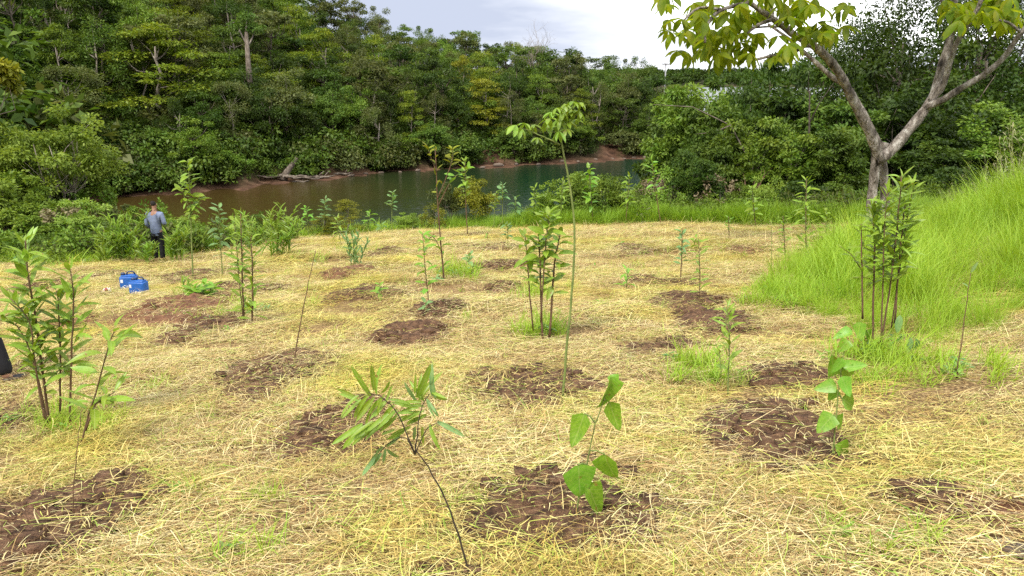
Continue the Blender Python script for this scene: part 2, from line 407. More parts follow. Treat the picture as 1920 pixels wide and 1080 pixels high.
# ground sheet: straw litter / bank soil / red shore / forest floor, by zone weights stored on the sheet
def ground_mat():
    m, n, l, out = new_mat('ground')
    geo = n.new('ShaderNodeNewGeometry')
    at = n.new('ShaderNodeAttribute'); at.attribute_name = 'zone'
    sp = n.new('ShaderNodeSeparateColor'); l.new(at.outputs['Color'], sp.inputs[0])
    def nr(scale, stops, det=6):
        q = n.new('ShaderNodeTexNoise'); q.inputs['Scale'].default_value = scale; q.inputs['Detail'].default_value = det; q.inputs['Roughness'].default_value = .65
        l.new(geo.outputs['Position'], q.inputs['Vector'])
        r = ramp(n, stops); l.new(q.outputs[0], r.inputs[0]); return r.outputs[0], q.outputs[0]
    straw, q1 = nr(38, [(.34, (.045, .026, .013)), (.46, (.13, .078, .036)), (.56, (.30, .20, .085)), (.68, (.56, .43, .20))], 10)
    bank, _ = nr(1.2, [(.3, (.03, .03, .012)), (.6, (.07, .06, .025)), (.8, (.12, .09, .045))])
    shore, _ = nr(.8, [(.3, (.028, .015, .009)), (.5, (.075, .038, .022)), (.75, (.17, .10, .065))], 9)
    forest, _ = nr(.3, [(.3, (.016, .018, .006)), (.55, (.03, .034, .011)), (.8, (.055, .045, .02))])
    def mixc(f, a, b):
        x = n.new('ShaderNodeMix'); x.data_type = 'RGBA'
        l.new(f, x.inputs[0]); l.new(a, x.inputs[6]); l.new(b, x.inputs[7]); return x.outputs[2]
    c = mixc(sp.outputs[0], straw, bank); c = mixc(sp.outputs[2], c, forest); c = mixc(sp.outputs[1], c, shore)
    p = n.new('ShaderNodeBsdfPrincipled'); p.inputs['Roughness'].default_value = .95; p.inputs['Specular IOR Level'].default_value = .15
    l.new(c, p.inputs['Base Color'])
    bu = n.new('ShaderNodeBump'); bu.inputs['Strength'].default_value = .7; bu.inputs['Distance'].default_value = .04
    l.new(q1, bu.inputs['Height']); l.new(bu.outputs[0], p.inputs['Normal'])
    l.new(p.outputs[0], out.inputs[0])
    return m
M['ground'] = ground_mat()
def water_mat():
    m, n, l, out = new_mat('water')
    geo = n.new('ShaderNodeNewGeometry')
    sp = n.new('ShaderNodeSeparateXYZ'); l.new(geo.outputs['Position'], sp.inputs[0])
    # silty brown towards the shallow inlet on the left, clear green in the open lake
    q = n.new('ShaderNodeTexNoise'); q.inputs['Scale'].default_value = .05; q.inputs['Detail'].default_value = 4
    l.new(geo.outputs['Position'], q.inputs['Vector'])
    a = n.new('ShaderNodeMath'); a.operation = 'MULTIPLY_ADD'; a.inputs[1].default_value = 22; l.new(q.outputs[0], a.inputs[0]); l.new(sp.outputs[0], a.inputs[2])
    f = n.new('ShaderNodeMapRange'); f.inputs[1].default_value = -8; f.inputs[2].default_value = 14; l.new(a.outputs[0], f.inputs[0])
    r = ramp(n, [(0, (.045, .029, .008)), (.45, (.020, .028, .009)), (1, (.004, .022, .010))]); l.new(f.outputs[0], r.inputs[0])
    p = n.new('ShaderNodeBsdfPrincipled'); p.inputs['Roughness'].default_value = .06; p.inputs['IOR'].default_value = 1.33
    l.new(r.outputs[0], p.inputs['Base Color'])
    mpn = n.new('ShaderNodeMapping'); mpn.inputs['Scale'].default_value = (.7, 1.6, 1); l.new(geo.outputs['Position'], mpn.inputs[0])
    w = n.new('ShaderNodeTexNoise'); w.inputs['Scale'].default_value = 2.2; w.inputs['Detail'].default_value = 4; l.new(mpn.outputs[0], w.inputs['Vector'])
    bu = n.new('ShaderNodeBump'); bu.inputs['Strength'].default_value = .35; bu.inputs['Distance'].default_value = .12
    l.new(w.outputs[0], bu.inputs['Height']); l.new(bu.outputs[0], p.inputs['Normal'])
    rip = n.new('ShaderNodeMapRange'); rip.inputs[1].default_value = 9; rip.inputs[2].default_value = 17; rip.inputs[3].default_value = .32; rip.inputs[4].default_value = 1.0   # wind ripples out on the open lake
    wob = n.new('ShaderNodeMath'); wob.operation = 'MULTIPLY_ADD'; wob.inputs[1].default_value = 10; l.new(q.outputs[0], wob.inputs[0])
    l.new(sp.outputs[0], wob.inputs[2]); sh_ = n.new('ShaderNodeMath'); sh_.operation = 'SUBTRACT'; sh_.inputs[1].default_value = 5; l.new(wob.outputs[0], sh_.inputs[0])
    l.new(sh_.outputs[0], rip.inputs[0]); l.new(rip.outputs[0], bu.inputs['Strength'])
    rg_ = n.new('ShaderNodeMapRange'); rg_.inputs[1].default_value = .32; rg_.inputs[2].default_value = 1; rg_.inputs[3].default_value = .05; rg_.inputs[4].default_value = .22
    l.new(rip.outputs[0], rg_.inputs[0]); l.new(rg_.outputs[0], p.inputs['Roughness'])
    l.new(p.outputs[0], out.inputs[0])
    return m
M['water'] = water_mat()

# ------------------------------------------------------------------ ground and water
def build_ground():
    th = np.concatenate([np.linspace(R(-180), R(-48), 50, endpoint=False), np.linspace(R(-48), R(48), 280, endpoint=False), np.linspace(R(48), R(180), 50)])
    rr = 0.35 * 1.0255 ** np.arange(0, 330)
    rr = np.append(rr[rr < 1700], 1700)
    TH, RR = np.meshgrid(th, rr)
    X = (RR * np.sin(TH)).ravel(); Y = (RR * np.cos(TH)).ravel()
    Z = zg(X, Y)
    nt = len(th); nr_ = len(rr)
    i = np.arange(nr_ - 1)[:, None] * nt + np.arange(nt - 1)[None, :]
    F = np.stack([i, i + 1, i + nt + 1, i + nt], -1).reshape(-1, 4)[:, ::-1]
    V = np.stack([X, Y, Z], 1)
    c = len(V); V = np.vstack([V, [[0, 0, zg1(0, 0)]]])
    me = mesh_np('ground', V, F, M['ground'], True)
    s = edge_s(X, Y); d = shore_d(X, Y)
    zone = np.zeros((len(V), 4), np.float32); zone[:, 3] = 1
    bank = np.clip((s + .3) / 1.2, 0, 1)
    bank = np.maximum(bank, np.clip((X - 7 - .25 * np.maximum(Y - 12, 0)) / 2, 0, 1) * (Y > 3))
    red = np.exp(-((Z - WATER) / .45) ** 2) * (np.hypot(X, Y) > 25)
    th_ = np.arctan2(X, Y); pxx = 960 + np.tan(th_) * FPX * .99
    for cx, w in ((925, 26), (1140, 26)):
        red = np.maximum(red, np.clip(1.3 - np.abs(pxx - cx) / w, 0, 1) * (d > -1) * (d < 9))
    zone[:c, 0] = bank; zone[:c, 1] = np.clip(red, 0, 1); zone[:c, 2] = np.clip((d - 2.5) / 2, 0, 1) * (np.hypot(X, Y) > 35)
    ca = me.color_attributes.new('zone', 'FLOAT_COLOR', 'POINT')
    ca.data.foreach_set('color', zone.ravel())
    return tag(obj('ground', me), 'ground of the mown clearing, its banks and the far wooded slope', kind='structure')
build_ground()
mb = MB(); mb.add([(-1600, 12, WATER), (1600, 12, WATER), (1600, 1700, WATER), (-1600, 1700, WATER)], [(0, 1, 2, 3)])
tag(obj('water', mb.mesh('water', M['water'])), 'dark green and brown lake water below the clearing', kind='structure')
# ------------------------------------------------------------------ leaf shapes (unit length along +Y, face up +Z)
def leaf_shape(profile, rows=6, fold=.12, droop=.18, wave=0.0):
    """V, F of one leaf, width profile over its length"""
    V, F = [], []
    for i in range(rows + 1):
        t = i / rows
        w = profile(t) / 2
        z = -droop * t * t + wave * math.sin(t * 9)
        V += [(-w, t, z + fold * w * 2), (0, t, z), (w, t, z + fold * w * 2)]
    for i in range(rows):
        a = i * 3
        F += [(a, a + 1, a + 4, a + 3), (a + 1, a + 2, a + 5, a + 4)]
    return np.array(V), F
P_LANCE = lambda t: .27 * math.sin(math.pi * min(1, t ** .85)) ** .8 + .004
P_OVAL = lambda t: .46 * math.sin(math.pi * t ** .9) ** .7 + .004
P_HEART = lambda t: (.70 * (min(1, t / .12)) ** .5 * (1 - t ** 1.7) ** .75 if t > 0 else .16) + .004
P_STRAP = lambda t: .19 * (math.sin(math.pi * min(1, .06 + .94 * t)) ** .45) + .004
L_LANCE = leaf_shape(P_LANCE, 6, .25, .28)
L_OVAL = leaf_shape(P_OVAL, 6, .22, .25)
L_HEART = leaf_shape(P_HEART, 8, .16, .22, .012)
L_STRAP = leaf_shape(P_STRAP, 6, .2, .15)
def frame(d, n):
    d = np.asarray(d, float); d = d / (np.linalg.norm(d) + 1e-9)
    n = np.asarray(n, float); n = n - d * n.dot(d)
    if np.linalg.norm(n) < 1e-3: n = np.cross(d, [1, 0, .3])
    n = n / np.linalg.norm(n)
    return np.stack([np.cross(d, n), d, n], 1)          # columns x, y, z
def put(mb, shape, p, d, n, L, wr=1.0):
    V, F = shape
    mb.add((V * np.array([wr, 1, 1]) * L) @ frame(d, n).T + np.asarray(p), F)
def palmate(rng, k=6, droop=.9):
    """hanging leaflets round one stalk end; unit size"""
    mb = MB()
    for i in range(k):
        a = 2 * math.pi * (i + rng.uniform(-.25, .25)) / k
        dz = -droop * rng.uniform(.35, 1.2)
        d = np.array([math.cos(a), math.sin(a), dz])
        put(mb, leaf_shape(lambda t: .36 * math.sin(math.pi * t ** 1.15) ** .8 + .004, 5, .2, .25), (0, 0, 0), d, (math.cos(a) * .8, math.sin(a) * .8, 1), rng.uniform(.8, 1.1))
    return mb
def pinnate(rng, k=7, ratio=.34, wr=1.0, droop=.25, shape=None):
    mb = MB(); pts = []
    for i in range(k + 1):
        t = i / k; pts.append((0, t, .25 * t - droop * 2 * t * t))
    mb.tube(pts, .008, 4, False)
    for i in range(1, k + 1):
        for s in (-1, 1):
            put(mb, shape or L_STRAP, pts[i], (s * .9, .55, -.25 + rng.uniform(-.1, .1)), (0, 0, 1), ratio * rng.uniform(.85, 1.1) * (1 - .3 * (i / k) ** 3), wr)
    put(mb, shape or L_STRAP, pts[-1], (0, 1, -.2), (0, 0, 1), ratio, wr)
    return mb
_rl = np.random.default_rng(5)
def leaf_mesh(name, shape, mat):
    mb = MB(); mb.add(*shape); return mb.mesh(name, mat)
LEAF = {}
for key, shp in (('lance', L_LANCE), ('oval', L_OVAL), ('heart', L_HEART), ('strap', L_STRAP)):
    for mk in ('leaf_lime', 'leaf_heart', 'leaf_blue', 'leaf_bright', 'leaf_yellow'):
        prof, wv = {'lance': (P_LANCE, 0), 'oval': (P_OVAL, .006), 'heart': (P_HEART, .014), 'strap': (P_STRAP, 0)}[key]
        LEAF[key, mk] = [leaf_mesh('leaf_%s' % key, leaf_shape(prof, 8 if key == 'heart' else 6, fo, dr, wv * (1 + dr)), M[mk]) for fo, dr in ((.10, .12), (.24, .30), (.34, .50), (.16, -.10))]
for mk in ('leaf_lime', 'leaf_bright', 'leaf_yellow', 'leaf_palm', 'leaf_blue', 'leaf_mid'):
    LEAF['palmate', mk] = [palmate(_rl, 6, .5 + .35 * i).mesh('leaf_palmate', M[mk]) for i in range(3)]
    LEAF['pinnate', mk] = [pinnate(_rl, 7, .30).mesh('leaf_pinnate', M[mk]) for i in range(2)]
    LEAF['fern', mk] = [pinnate(_rl, 11, .26, .8).mesh('leaf_fern', M[mk]) for i in range(2)]

# ------------------------------------------------------------------ crowns of trees and bushes
def leaf_cloud(rng, C, rad, n, L, W, up=.7, flat=1.0):
    """n small folded leaves round each clump centre C (k,3); rad (k,3)"""
    k = len(C)
    idx = rng.integers(0, k, n * k)
    u = norm(rng.normal(size=(n * k, 3))) * (rng.random((n * k, 1)) ** .45)
    P = C[idx] + u * rad[idx]
    out = norm(u * np.array([1, 1, .6]) + np.array([0, 0, .15]))
    d = norm(out + rng.normal(size=P.shape) * .55 + np.array([0, 0, -.35]))
    nn = norm(np.array([0, 0, 1.0]) * up + out * .45 + rng.normal(size=P.shape) * .38)
    nn = norm(nn - d * np.sum(nn * d, 1, keepdims=True))
    s = np.cross(d, nn)
    sz = rng.uniform(.65, 1.3, (len(P), 1))
    l, w = L * sz, W * sz
    A = P; B = P + d * l * .45 + s * w * .5 + nn * w * .12; Cc = P + d * l - nn * l * .12; D = P + d * l * .45 - s * w * .5 + nn * w * .12
    V = np.stack([A, B, Cc, D], 1).reshape(-1, 3)
    F = np.arange(len(V), dtype=np.int32).reshape(-1, 4)
    return V, F
def crown_clumps(rng, kind, H, Rr, z0, k):
    C, rad = [], []
    if kind == 'layer':
        nl = max(3, int(round((H - z0) / 1.3)))
        for i in range(k):
            lv = rng.integers(0, nl); t = (lv + rng.uniform(-.42, .42)) / max(1, nl - 1)
            rl = Rr * (1.0 - .75 * max(0, t) ** 1.8) * rng.uniform(.25, 1) ** .6
            a = rng.uniform(0, 2 * math.pi)
            C.append((rl * math.cos(a), rl * math.sin(a), z0 + t * (H - z0) * .95 - rl * .07))
            q = Rr * rng.uniform(.16, .40); rad.append((q, q, q * rng.uniform(.16, .4)))
    elif kind == 'open':
        for i in range(k):
            t = rng.uniform(.15, 1); a = rng.uniform(0, 2 * math.pi); rl = Rr * rng.uniform(.2, 1) * (1 - .45 * (t - .45) ** 2)
            C.append((rl * math.cos(a), rl * math.sin(a), z0 + t * (H - z0)))
            q = Rr * rng.uniform(.17, .28); rad.append((q, q, q * .5))
    elif kind == 'feather':
        for i in range(k):
            t = rng.random(); a = rng.uniform(0, 2 * math.pi); rl = Rr * math.sqrt(max(.02, 1 - (1.5 * t - .5) ** 2)) * rng.uniform(.5, 1.02)
            C.append((rl * math.cos(a), rl * math.sin(a), z0 + t * (H - z0)))
            q = Rr * rng.uniform(.16, .30); rad.append((q * .8, q * .8, q * 1.1))
    else:
        for i in range(k):
            v = norm(rng.normal(size=3)); 
            if v[2] < -.35: v[2] *= -.6
            f = rng.uniform(.5, 1.12)
            C.append((v[0] * Rr * f, v[1] * Rr * f, z0 + (H - z0) * (.40 + .56 * v[2] * f)))
            q = Rr * rng.uniform(.15, .36); rad.append((q, q * rng.uniform(.8, 1.2), q * rng.uniform(.4, .7)))
    return np.array(C), np.array(rad)
def tree_meshes(seed, kind, H, Rr, z0, k, n, L, W, tr, bark, up=.7, multi=1, limbs=14, lean=.06):
    rng = np.random.default_rng(seed)
    C, rad = crown_clumps(rng, kind, H, Rr, z0, k)
    V, F = leaf_cloud(rng, C, rad, n, L, W, up)
    V[:, 2] = np.maximum(V[:, 2], .02)
    H0 = H; H = float(np.percentile(V[:, 2], 99.3)); Rr_m = float(np.percentile(np.hypot(V[:, 0], V[:, 1]), 95)) / 1.08
    cme = mesh_np('crown_' + kind, V, F, M['leaf_mid'])
    mb = MB()
    tops = []
    for s in range(multi):
        a = rng.uniform(0, 6.28); b = (0 if multi == 1 else .22 * Rr) * rng.uniform(.4, 1)
        base = np.array([math.cos(a) * b * .4, math.sin(a) * b * .4, -.25])
        tip = np.array([math.cos(a) * b * 1.8 + rng.normal() * lean * H, math.sin(a) * b * 1.8 + rng.normal() * lean * H, z0 + (H - z0) * .72])
        pts = [base + (tip - base) * t + np.array([rng.normal(), rng.normal(), 0]) * .02 * H * math.sin(t * 3.1) for t in np.linspace(0, 1, 7)]
        mb.tube(pts, np.linspace(tr, tr * .3, 7) * (1 if multi == 1 else .6), 6)
        tops.append(pts)
    for c in C[rng.permutation(len(C))[:limbs]]:
        pts = tops[rng.integers(0, len(tops))]
        zs = [p[2] for p in pts]
        zt = max(z0 * .55, c[2] - .35 * np.hypot(c[0], c[1]) - .1 * H)
        j = int(np.argmin([abs(z - zt) for z in zs]))
        p0 = pts[min(j, 5)]
        mid = p0 + (c - p0) * .5 + np.array([0, 0, -.04 * H]) + rng.normal(size=3) * .03 * H * np.array([1, 1, .5])
        mb.tube([p0, mid, c], [tr * .38, tr * .24, tr * .1], 4, False)
    return mb.mesh('trunk_' + kind, bark), cme, H / 1.02, Rr_m
VAR = {}
VAR['round'] = [tree_meshes(10 + i, 'round', 9, 3.2, 1.6, 34, 210, .24, .13, .16, M['bark']) for i in range(3)]
VAR['layer'] = [tree_meshes(20 + i, 'layer', 9, 3.8, 2.2, 42, 170, .24, .11, .15, M['bark_pale'], up=1.6) for i in range(3)]
VAR['feather'] = [tree_meshes(30 + i, 'feather', 9, 2.9, 1.0, 46, 150, .20, .09, .13, M['bark_pale'], up=.5) for i in range(3)]
VAR['open'] = [tree_meshes(40 + i, 'open', 10, 2.5, 4.2, 26, 110, .26, .15, .13, M['bark'], limbs=22) for i in range(3)]
VAR['low'] = [tree_meshes(50 + i, 'round', 3.6, 2.2, .2, 26, 190, .20, .11, .07, M['bark'], multi=3) for i in range(2)]
VAR['thicket'] = [tree_meshes(60 + i, 'round', 11, 2.5, 1.0, 54, 230, .26, .13, .11, M['bark'], limbs=24, multi=2) for i in range(3)]
VAR['fine'] = [tree_meshes(70 + i, 'feather', 12, 4.4, 3.5, 130, 120, .20, .085, .16, M['bark'], up=1.2, limbs=40) for i in range(2)]
VAR['bush'] = [tree_meshes(80 + i, 'round', 2.4, 1.3, .1, 30, 150, .125, .065, .03, M['bark'], multi=4, limbs=16) for i in range(3)]
VAR['bigbush'] = [tree_meshes(85 + i, 'round', 4.4, 1.25, .1, 40, 170, .14, .075, .035, M['bark'], multi=4, limbs=16) for i in range(3)]
VAR['tall_bush'] = [tree_meshes(95, 'round', 9, 1.5, 5.2, 24, 110, .26, .16, .07, M['bark_pale'], limbs=16)]
VAR['sparse'] = [tree_meshes(90 + i, 'feather', 2.4, 1.1, .2, 22, 70, .125, .07, .022, M['bark_pale'], multi=3, limbs=20) for i in range(2)]
VAR['roundbig'] = [tree_meshes(99, 'round', 8.6, 2.3, 3.2, 60, 200, .17, .10, .08, M['bark_pale'], multi=4, limbs=30)]
def place_tree(name, kind, p, h, w, label, cat, mat, group=None, seed=0, part='crown'):
    """a tree or bush: Empty at its base > trunk (or stem), crown (or foliage)"""
    rg = random.Random(seed)
    tme, cme, H, Rr = VAR[kind][seed % len(VAR[kind])]
    t = thing(name, (p[0], p[1], p[2] - .03), label, cat, group, rg.uniform(0, 6.28))
    sx = w / (2 * Rr * 1.08); sz = h / (H * 1.02)
    t.scale = (sx, sx, sz)
    obj('trunk' if part == 'crown' else 'stem', tme, t)
    c = obj(part, cme, t)
    c.material_slots[0].link = 'OBJECT'; c.material_slots[0].material = M[mat]
    return t

# ------------------------------------------------------------------ the forest on the far shore
def bearing(px): return math.atan((px - 960) / FPX / math.cos(PITCH) * .985)
def far_pt(px, d):
    th = math.atan((px - 960) / FPX / 1.0)
    r = float(np.interp(th, S_TH, S_R)) + d
    x, y = r * math.sin(th), r * math.cos(th)
    z = zg1(x, y)
    for _ in range(2):
        k = (px - 960) / FPX * depth((x, y, z + 3)) / x if abs(x) > 1 else 1
        th = math.atan(math.tan(th) * k)
        r = float(np.interp(th, S_TH, S_R)) + d
        x, y = r * math.sin(th), r * math.cos(th); z = zg1(x, y)
    return np.array([x, y, z])
def proj(p):
    q = np.asarray(p, float) - np.array([0, 0, CAM_Z])
    f = q[1] * math.cos(PITCH) - q[2] * math.sin(PITCH); u = q[1] * math.sin(PITCH) + q[2] * math.cos(PITCH)
    return 960 + FPX * q[0] / f, 540 - FPX * u / f
KIND_WORD = {'round': 'rounded', 'layer': 'flat-layered', 'feather': 'feathery', 'open': 'open-crowned', 'low': 'bushy'}
MAT_WORD = {'leaf_dark': 'dark green', 'leaf_mid': 'mid green', 'leaf_bright': 'bright green', 'leaf_olive': 'olive green', 'leaf_yellow': 'yellow-leaved', 'leaf_layer': 'yellow-green'}
forest = []
def far_tree(px, d, kind, mat, h, w, label=None, seed=0):
    p = far_pt(px, d)
    forest.append(dict(p=p, px=px, d=d, kind=kind, mat=mat, h=h, w=w, label=label, seed=seed))
rnd = random.Random(11)
# ones that stand out in the photograph
far_tree(300, 13, 'layer', 'leaf_layer', 9.0, 12.5, 'broad yellow-green tree of flat layers above a dark hollow on the far slope', 1)
far_tree(330, 19, 'layer', 'leaf_layer', 9.0, 10.0, 'second yellow-green flat-layered tree just behind the dark hollow on the far slope', 2)
far_tree(905, 9, 'layer', 'leaf_yellow', 7.2, 8.0, 'yellow-green layered tree with forked pale trunk above the bare earth bank', 0)
far_tree(868, 17, 'layer', 'leaf_yellow', 9.2, 5.0, 'narrow yellow-topped tree rising behind the forked pale tree', 1)
far_tree(560, 26, 'layer', 'leaf_layer', 11.0, 7.5, 'tall yellow-green tree with a thin white trunk showing on the far slope', 0)
far_tree(690, 9, 'feather', 'leaf_olive', 9.2, 8.2, 'large feathery olive tree beside the water right of the red mud shore', 1)
far_tree(540, 8, 'round', 'leaf_olive', 8.2, 7.0, 'rounded olive tree behind the driftwood stump', 0)
far_tree(1160, 14, 'round', 'leaf_mid', 9.3, 6.5, 'mid green domed tree last on the ridge before the open sky', 1)
far_tree(1060, 26, 'open', 'leaf_dark', 10.5, 7.5, 'tall open tree on the ridge right of the bare dead tree', 0)
far_tree(880, 50, 'open', 'leaf_dark', 8.5, 7.5, 'tall open tree on the ridge at the middle of the skyline', 1)
rows = [(3.2, 5.2), (6.5, 6.2), (10, 8.0), (14.5, 8.4), (19.5, 8.6), (25, 8.6), (31, 8.8), (38, 8.8), (46, 9), (55, 9), (64, 9)]
for ri, (d, hh) in enumerate(rows):
    px = -90 + rnd.uniform(0, 60)
    while px < 1270:
        Rs = float(np.interp(bearing(px), S_TH, S_R)) + d
        ppm = FPX / Rs
        w = rnd.uniform(4.6, 7.4) if ri > 1 else rnd.uniform(3.6, 5.4)
        step = w * ppm * (.62 if ri < 6 else .72)
        ok = True
        if ri < 2 and (abs(px - 928) < 30 or abs(px - 1140) < 24): ok = False
        if ri < 3 and (212 < px < 318): ok = False
        if px > 1215 and ri > 3: ok = False
        if px > 1010 and ri > 8: ok = False
        if px < 120 and ri < 2: ok = False
        if px < 420 and ri == 0 and rnd.random() < .4: ok = False
        if ri == 0 and 440 < px < 660: ok = False
        if ok:
            if ri == 0: kind = rnd.choice(['low', 'low', 'round', 'feather'])
            elif ri >= 9: kind = rnd.choice(['open', 'open', 'layer', 'round', 'feather'])
            else: kind = rnd.choice(['round', 'round', 'layer', 'feather', 'feather', 'round', 'open'])
            if kind == 'layer': mat = rnd.choice(['leaf_layer', 'leaf_bright', 'leaf_mid', 'leaf_layer'])
            elif kind == 'feather': mat = rnd.choice(['leaf_olive', 'leaf_olive', 'leaf_mid', 'leaf_dark'])
            elif kind == 'open': mat = rnd.choice(['leaf_dark', 'leaf_mid', 'leaf_olive'])
            else: mat = rnd.choice(['leaf_dark', 'leaf_mid', 'leaf_mid', 'leaf_bright', 'leaf_olive'])
            h = hh * rnd.uniform(.78, 1.15) * (.55 if kind == 'low' else 1) * (1.1 if kind == 'open' else 1)
            if px > 1100: h *= .92
            if kind == 'layer': w *= 1.15
            far_tree(px, d + rnd.uniform(-1.3, 1.3) * (1 if ri > 1 else .3), kind, mat, h, w, None, rnd.randrange(999))
        px += step * rnd.uniform(.8, 1.25)
# labels: band of the slope, nearest landmark, then left / right among the ones still alike
LM = [(40, 'at the left edge'), (140, 'behind the pale round bush'), (240, 'left of the dark hollow'), (350, 'over the dark hollow'), (470, 'near the bare brown trunk'),
      (590, 'right of the bare trunk'), (690, 'above the mud shore'), (800, 'right of the mud shore'), (935, 'around the bare earth bank'), (1040, 'near the bare dead tree'), (1140, 'by the eroded earth gully'), (1230, 'at the right shore end')]
def band(d):
    return 'at the waterline' if d < 5 else 'just above the shore' if d < 9 else 'low on the slope' if d < 17 else 'mid-slope' if d < 30 else 'high on the slope' if d < 48 else 'along the ridge'
groups = {}
for t in forest:
    if t['label']: continue
    lm = min(LM, key=lambda q: abs(q[0] - t['px']))[1]
    t['lab0'] = '%s %s tree %s %s' % (MAT_WORD[t['mat']], KIND_WORD[t['kind']], band(t['d']), lm)
    groups.setdefault(t['lab0'], []).append(t)
for lab, ts in groups.items():
    ts.sort(key=lambda q: q['px'])
    if len(ts) == 1: ts[0]['label'] = lab
    else:
        wds = ['leftmost', 'second from left', 'third from left', 'fourth from left', 'fifth from left', 'sixth from left']
        for i, t in enumerate(ts):
            t['label'] = lab + ', ' + (('left one' if i == 0 else 'right one') if len(ts) == 2 else wds[min(i, 5)])
for t in forest:
    nm = {'round': 'forest_tree', 'layer': 'layered_tree', 'feather': 'feathery_tree', 'open': 'ridge_tree', 'low': 'shore_bush'}[t['kind']]
    assert len(t['label'].split()) <= 16, t['label']
    place_tree(nm, t['kind'], t['p'], t['h'], t['w'], t['label'], 'tree' if t['kind'] != 'low' else 'bush', t['mat'], 'trees of the forest on the far shore', t['seed'])
# bare brown trunk on the slope
p = far_pt(473, 11); t = thing('bare_tree', p, 'tall bare brown tree trunk standing among the trees on the far slope', 'tree')
mb = MB(); ztop = on_plane_y(473, 60, p[1])[2] - p[2]
mb.tube([(0, 0, -.3), (.05, 0, ztop * .3), (-.02, 0, ztop * .6), (.05, 0, ztop)], [.36, .31, .27, .18], 9)
obj('trunk', mb.mesh('trunk', M['bark']), t)
mb = MB()
for a, b in (((.0, 0, ztop * .86), (.9, .2, ztop * 1.02)), ((0, 0, ztop * .9), (-.8, .3, ztop * 1.05)), ((.05, 0, ztop), (.2, 0, ztop * 1.12))):
    mb.tube([a, (np.array(a) + np.array(b)) / 2 + np.array([0, 0, -.1]), b], [.13, .08, .04], 5)
obj('limb', mb.mesh('limb', M['bark_pale']), t)
rg = np.random.default_rng(3)
V, F = leaf_cloud(rg, np.array([(1.0, .2, ztop * 1.03), (-.9, .3, ztop * 1.06), (.2, 0, ztop * 1.13), (.1, .4, ztop * 1.05)]), np.full((4, 3), .9) * np.array([1, 1, .5]), 300, .24, .13)
obj('crown', mesh_np('crown', V, F, M['leaf_mid']), t)
# dead tree on the ridge
def branchy(rng, mb, p, d, L, r, lev, tips=None):
    n = 4; pts = [p]
    for i in range(n):
        d = norm(d + rng.normal(size=3) * .16 + np.array([0, 0, .06])); pts.append(pts[-1] + d * L / n)
    mb.tube(pts, np.linspace(r, r * .55, n + 1), 5 if lev < 2 else 4, False)
    if tips is not None and lev == 0: tips.append(pts[-1])
    if lev > 0:
        for i in range(rng.integers(3, 5)):
            j = rng.integers(1, n + 1) if i else n
            branchy(rng, mb, pts[j], norm(d + rng.normal(size=3) * .55), L * rng.uniform(.5, .72), r * .5, lev - 1, tips)
p = far_pt(1000, 30); t = thing('dead_tree', p, 'bare leafless dead tree on the ridge against the white sky', 'tree')
ztop = on_plane_y(1000, 40, p[1])[2] - p[2]
mb = MB(); rng = np.random.default_rng(4)
mb.tube([(0, 0, -.3), (.1, 0, ztop * .3), (0, 0, ztop * .52)], [.2, .15, .11], 6)
obj('trunk', mb.mesh('trunk', M['bark_pale']), t)
mb = MB()
for i in range(6):
    a = i * 1.05 + .3
    branchy(rng, mb, np.array([0, 0, ztop * (.42 + .02 * i)]), norm(np.array([math.cos(a) * .55, math.sin(a) * .3, 1.0])), ztop * .26, .055, 3)
obj('branches', mb.mesh('branches', M['bark_pale']), t)
# utility pole far behind the right end of the ridge
ypole = 230; p = at_dist(1245, ypole); ztop = on_plane_y(1245, 118, ypole)[2] - p[2]
t = thing('utility_pole', p, 'grey utility pole with a crossarm standing beyond the far trees', 'utility pole')
mb = MB(); mb.tube([(0, 0, -.5), (0, 0, ztop)], [.22, .16], 8); obj('pole', mb.mesh('pole', plain_mat('concrete', (.26, .26, .27), .8)), t)
mb = MB(); mb.box((0, -.24, ztop - .35), (2.1, .16, .22)); obj('crossarm', mb.mesh('crossarm', M['bark']), t)
for sx in (-.9, -.45, .45, .9):
    mb = MB(); mb.tube([(sx, -.24, ztop - .24), (sx, -.24, ztop - .12), (sx, -.24, ztop - .02)], [.05, .08, .03], 6); obj('insulator', mb.mesh('insulator', plain_mat('porcelain', (.3, .28, .27), .3)), t)
# uprooted stump with roots on the far mud shore
p = far_pt(520, 1.6); t = thing('driftwood_stump', p, 'uprooted weathered tree stump with spread roots on the far mud shore', 'driftwood')
mb = MB(); rng = np.random.default_rng(8)
mb.tube([(.2, .3, 0), (.5, .6, .7), (1.1, .9, 1.5), (1.4, 1.1, 2.0)], [.36, .30, .22, .15], 8); obj('trunk', mb.mesh('trunk', M['bark']), t)
for i, (a, L) in enumerate([(3.0, 3.3), (3.35, 2.6), (2.75, 2.2), (3.9, 1.5), (-.2, 2.9), (-.5, 2.2), (.1, 3.6), (4.6, 1.3), (-1.0, 1.6), (1.9, 1.6)]):
    mb = MB(); pts = [np.array([.2, .3, .45])]
    for k in range(5):
        a2 = a + rng.normal() * .3
        pts.append(pts[-1] + np.array([math.cos(a2), math.sin(a2) * .5, (-.12 if k < 2 else rng.normal() * .16)]) * L / 5)
    mb.tube(pts, np.linspace(.17, .035, 6), 6); obj('root', mb.mesh('root', M['bark']), t)
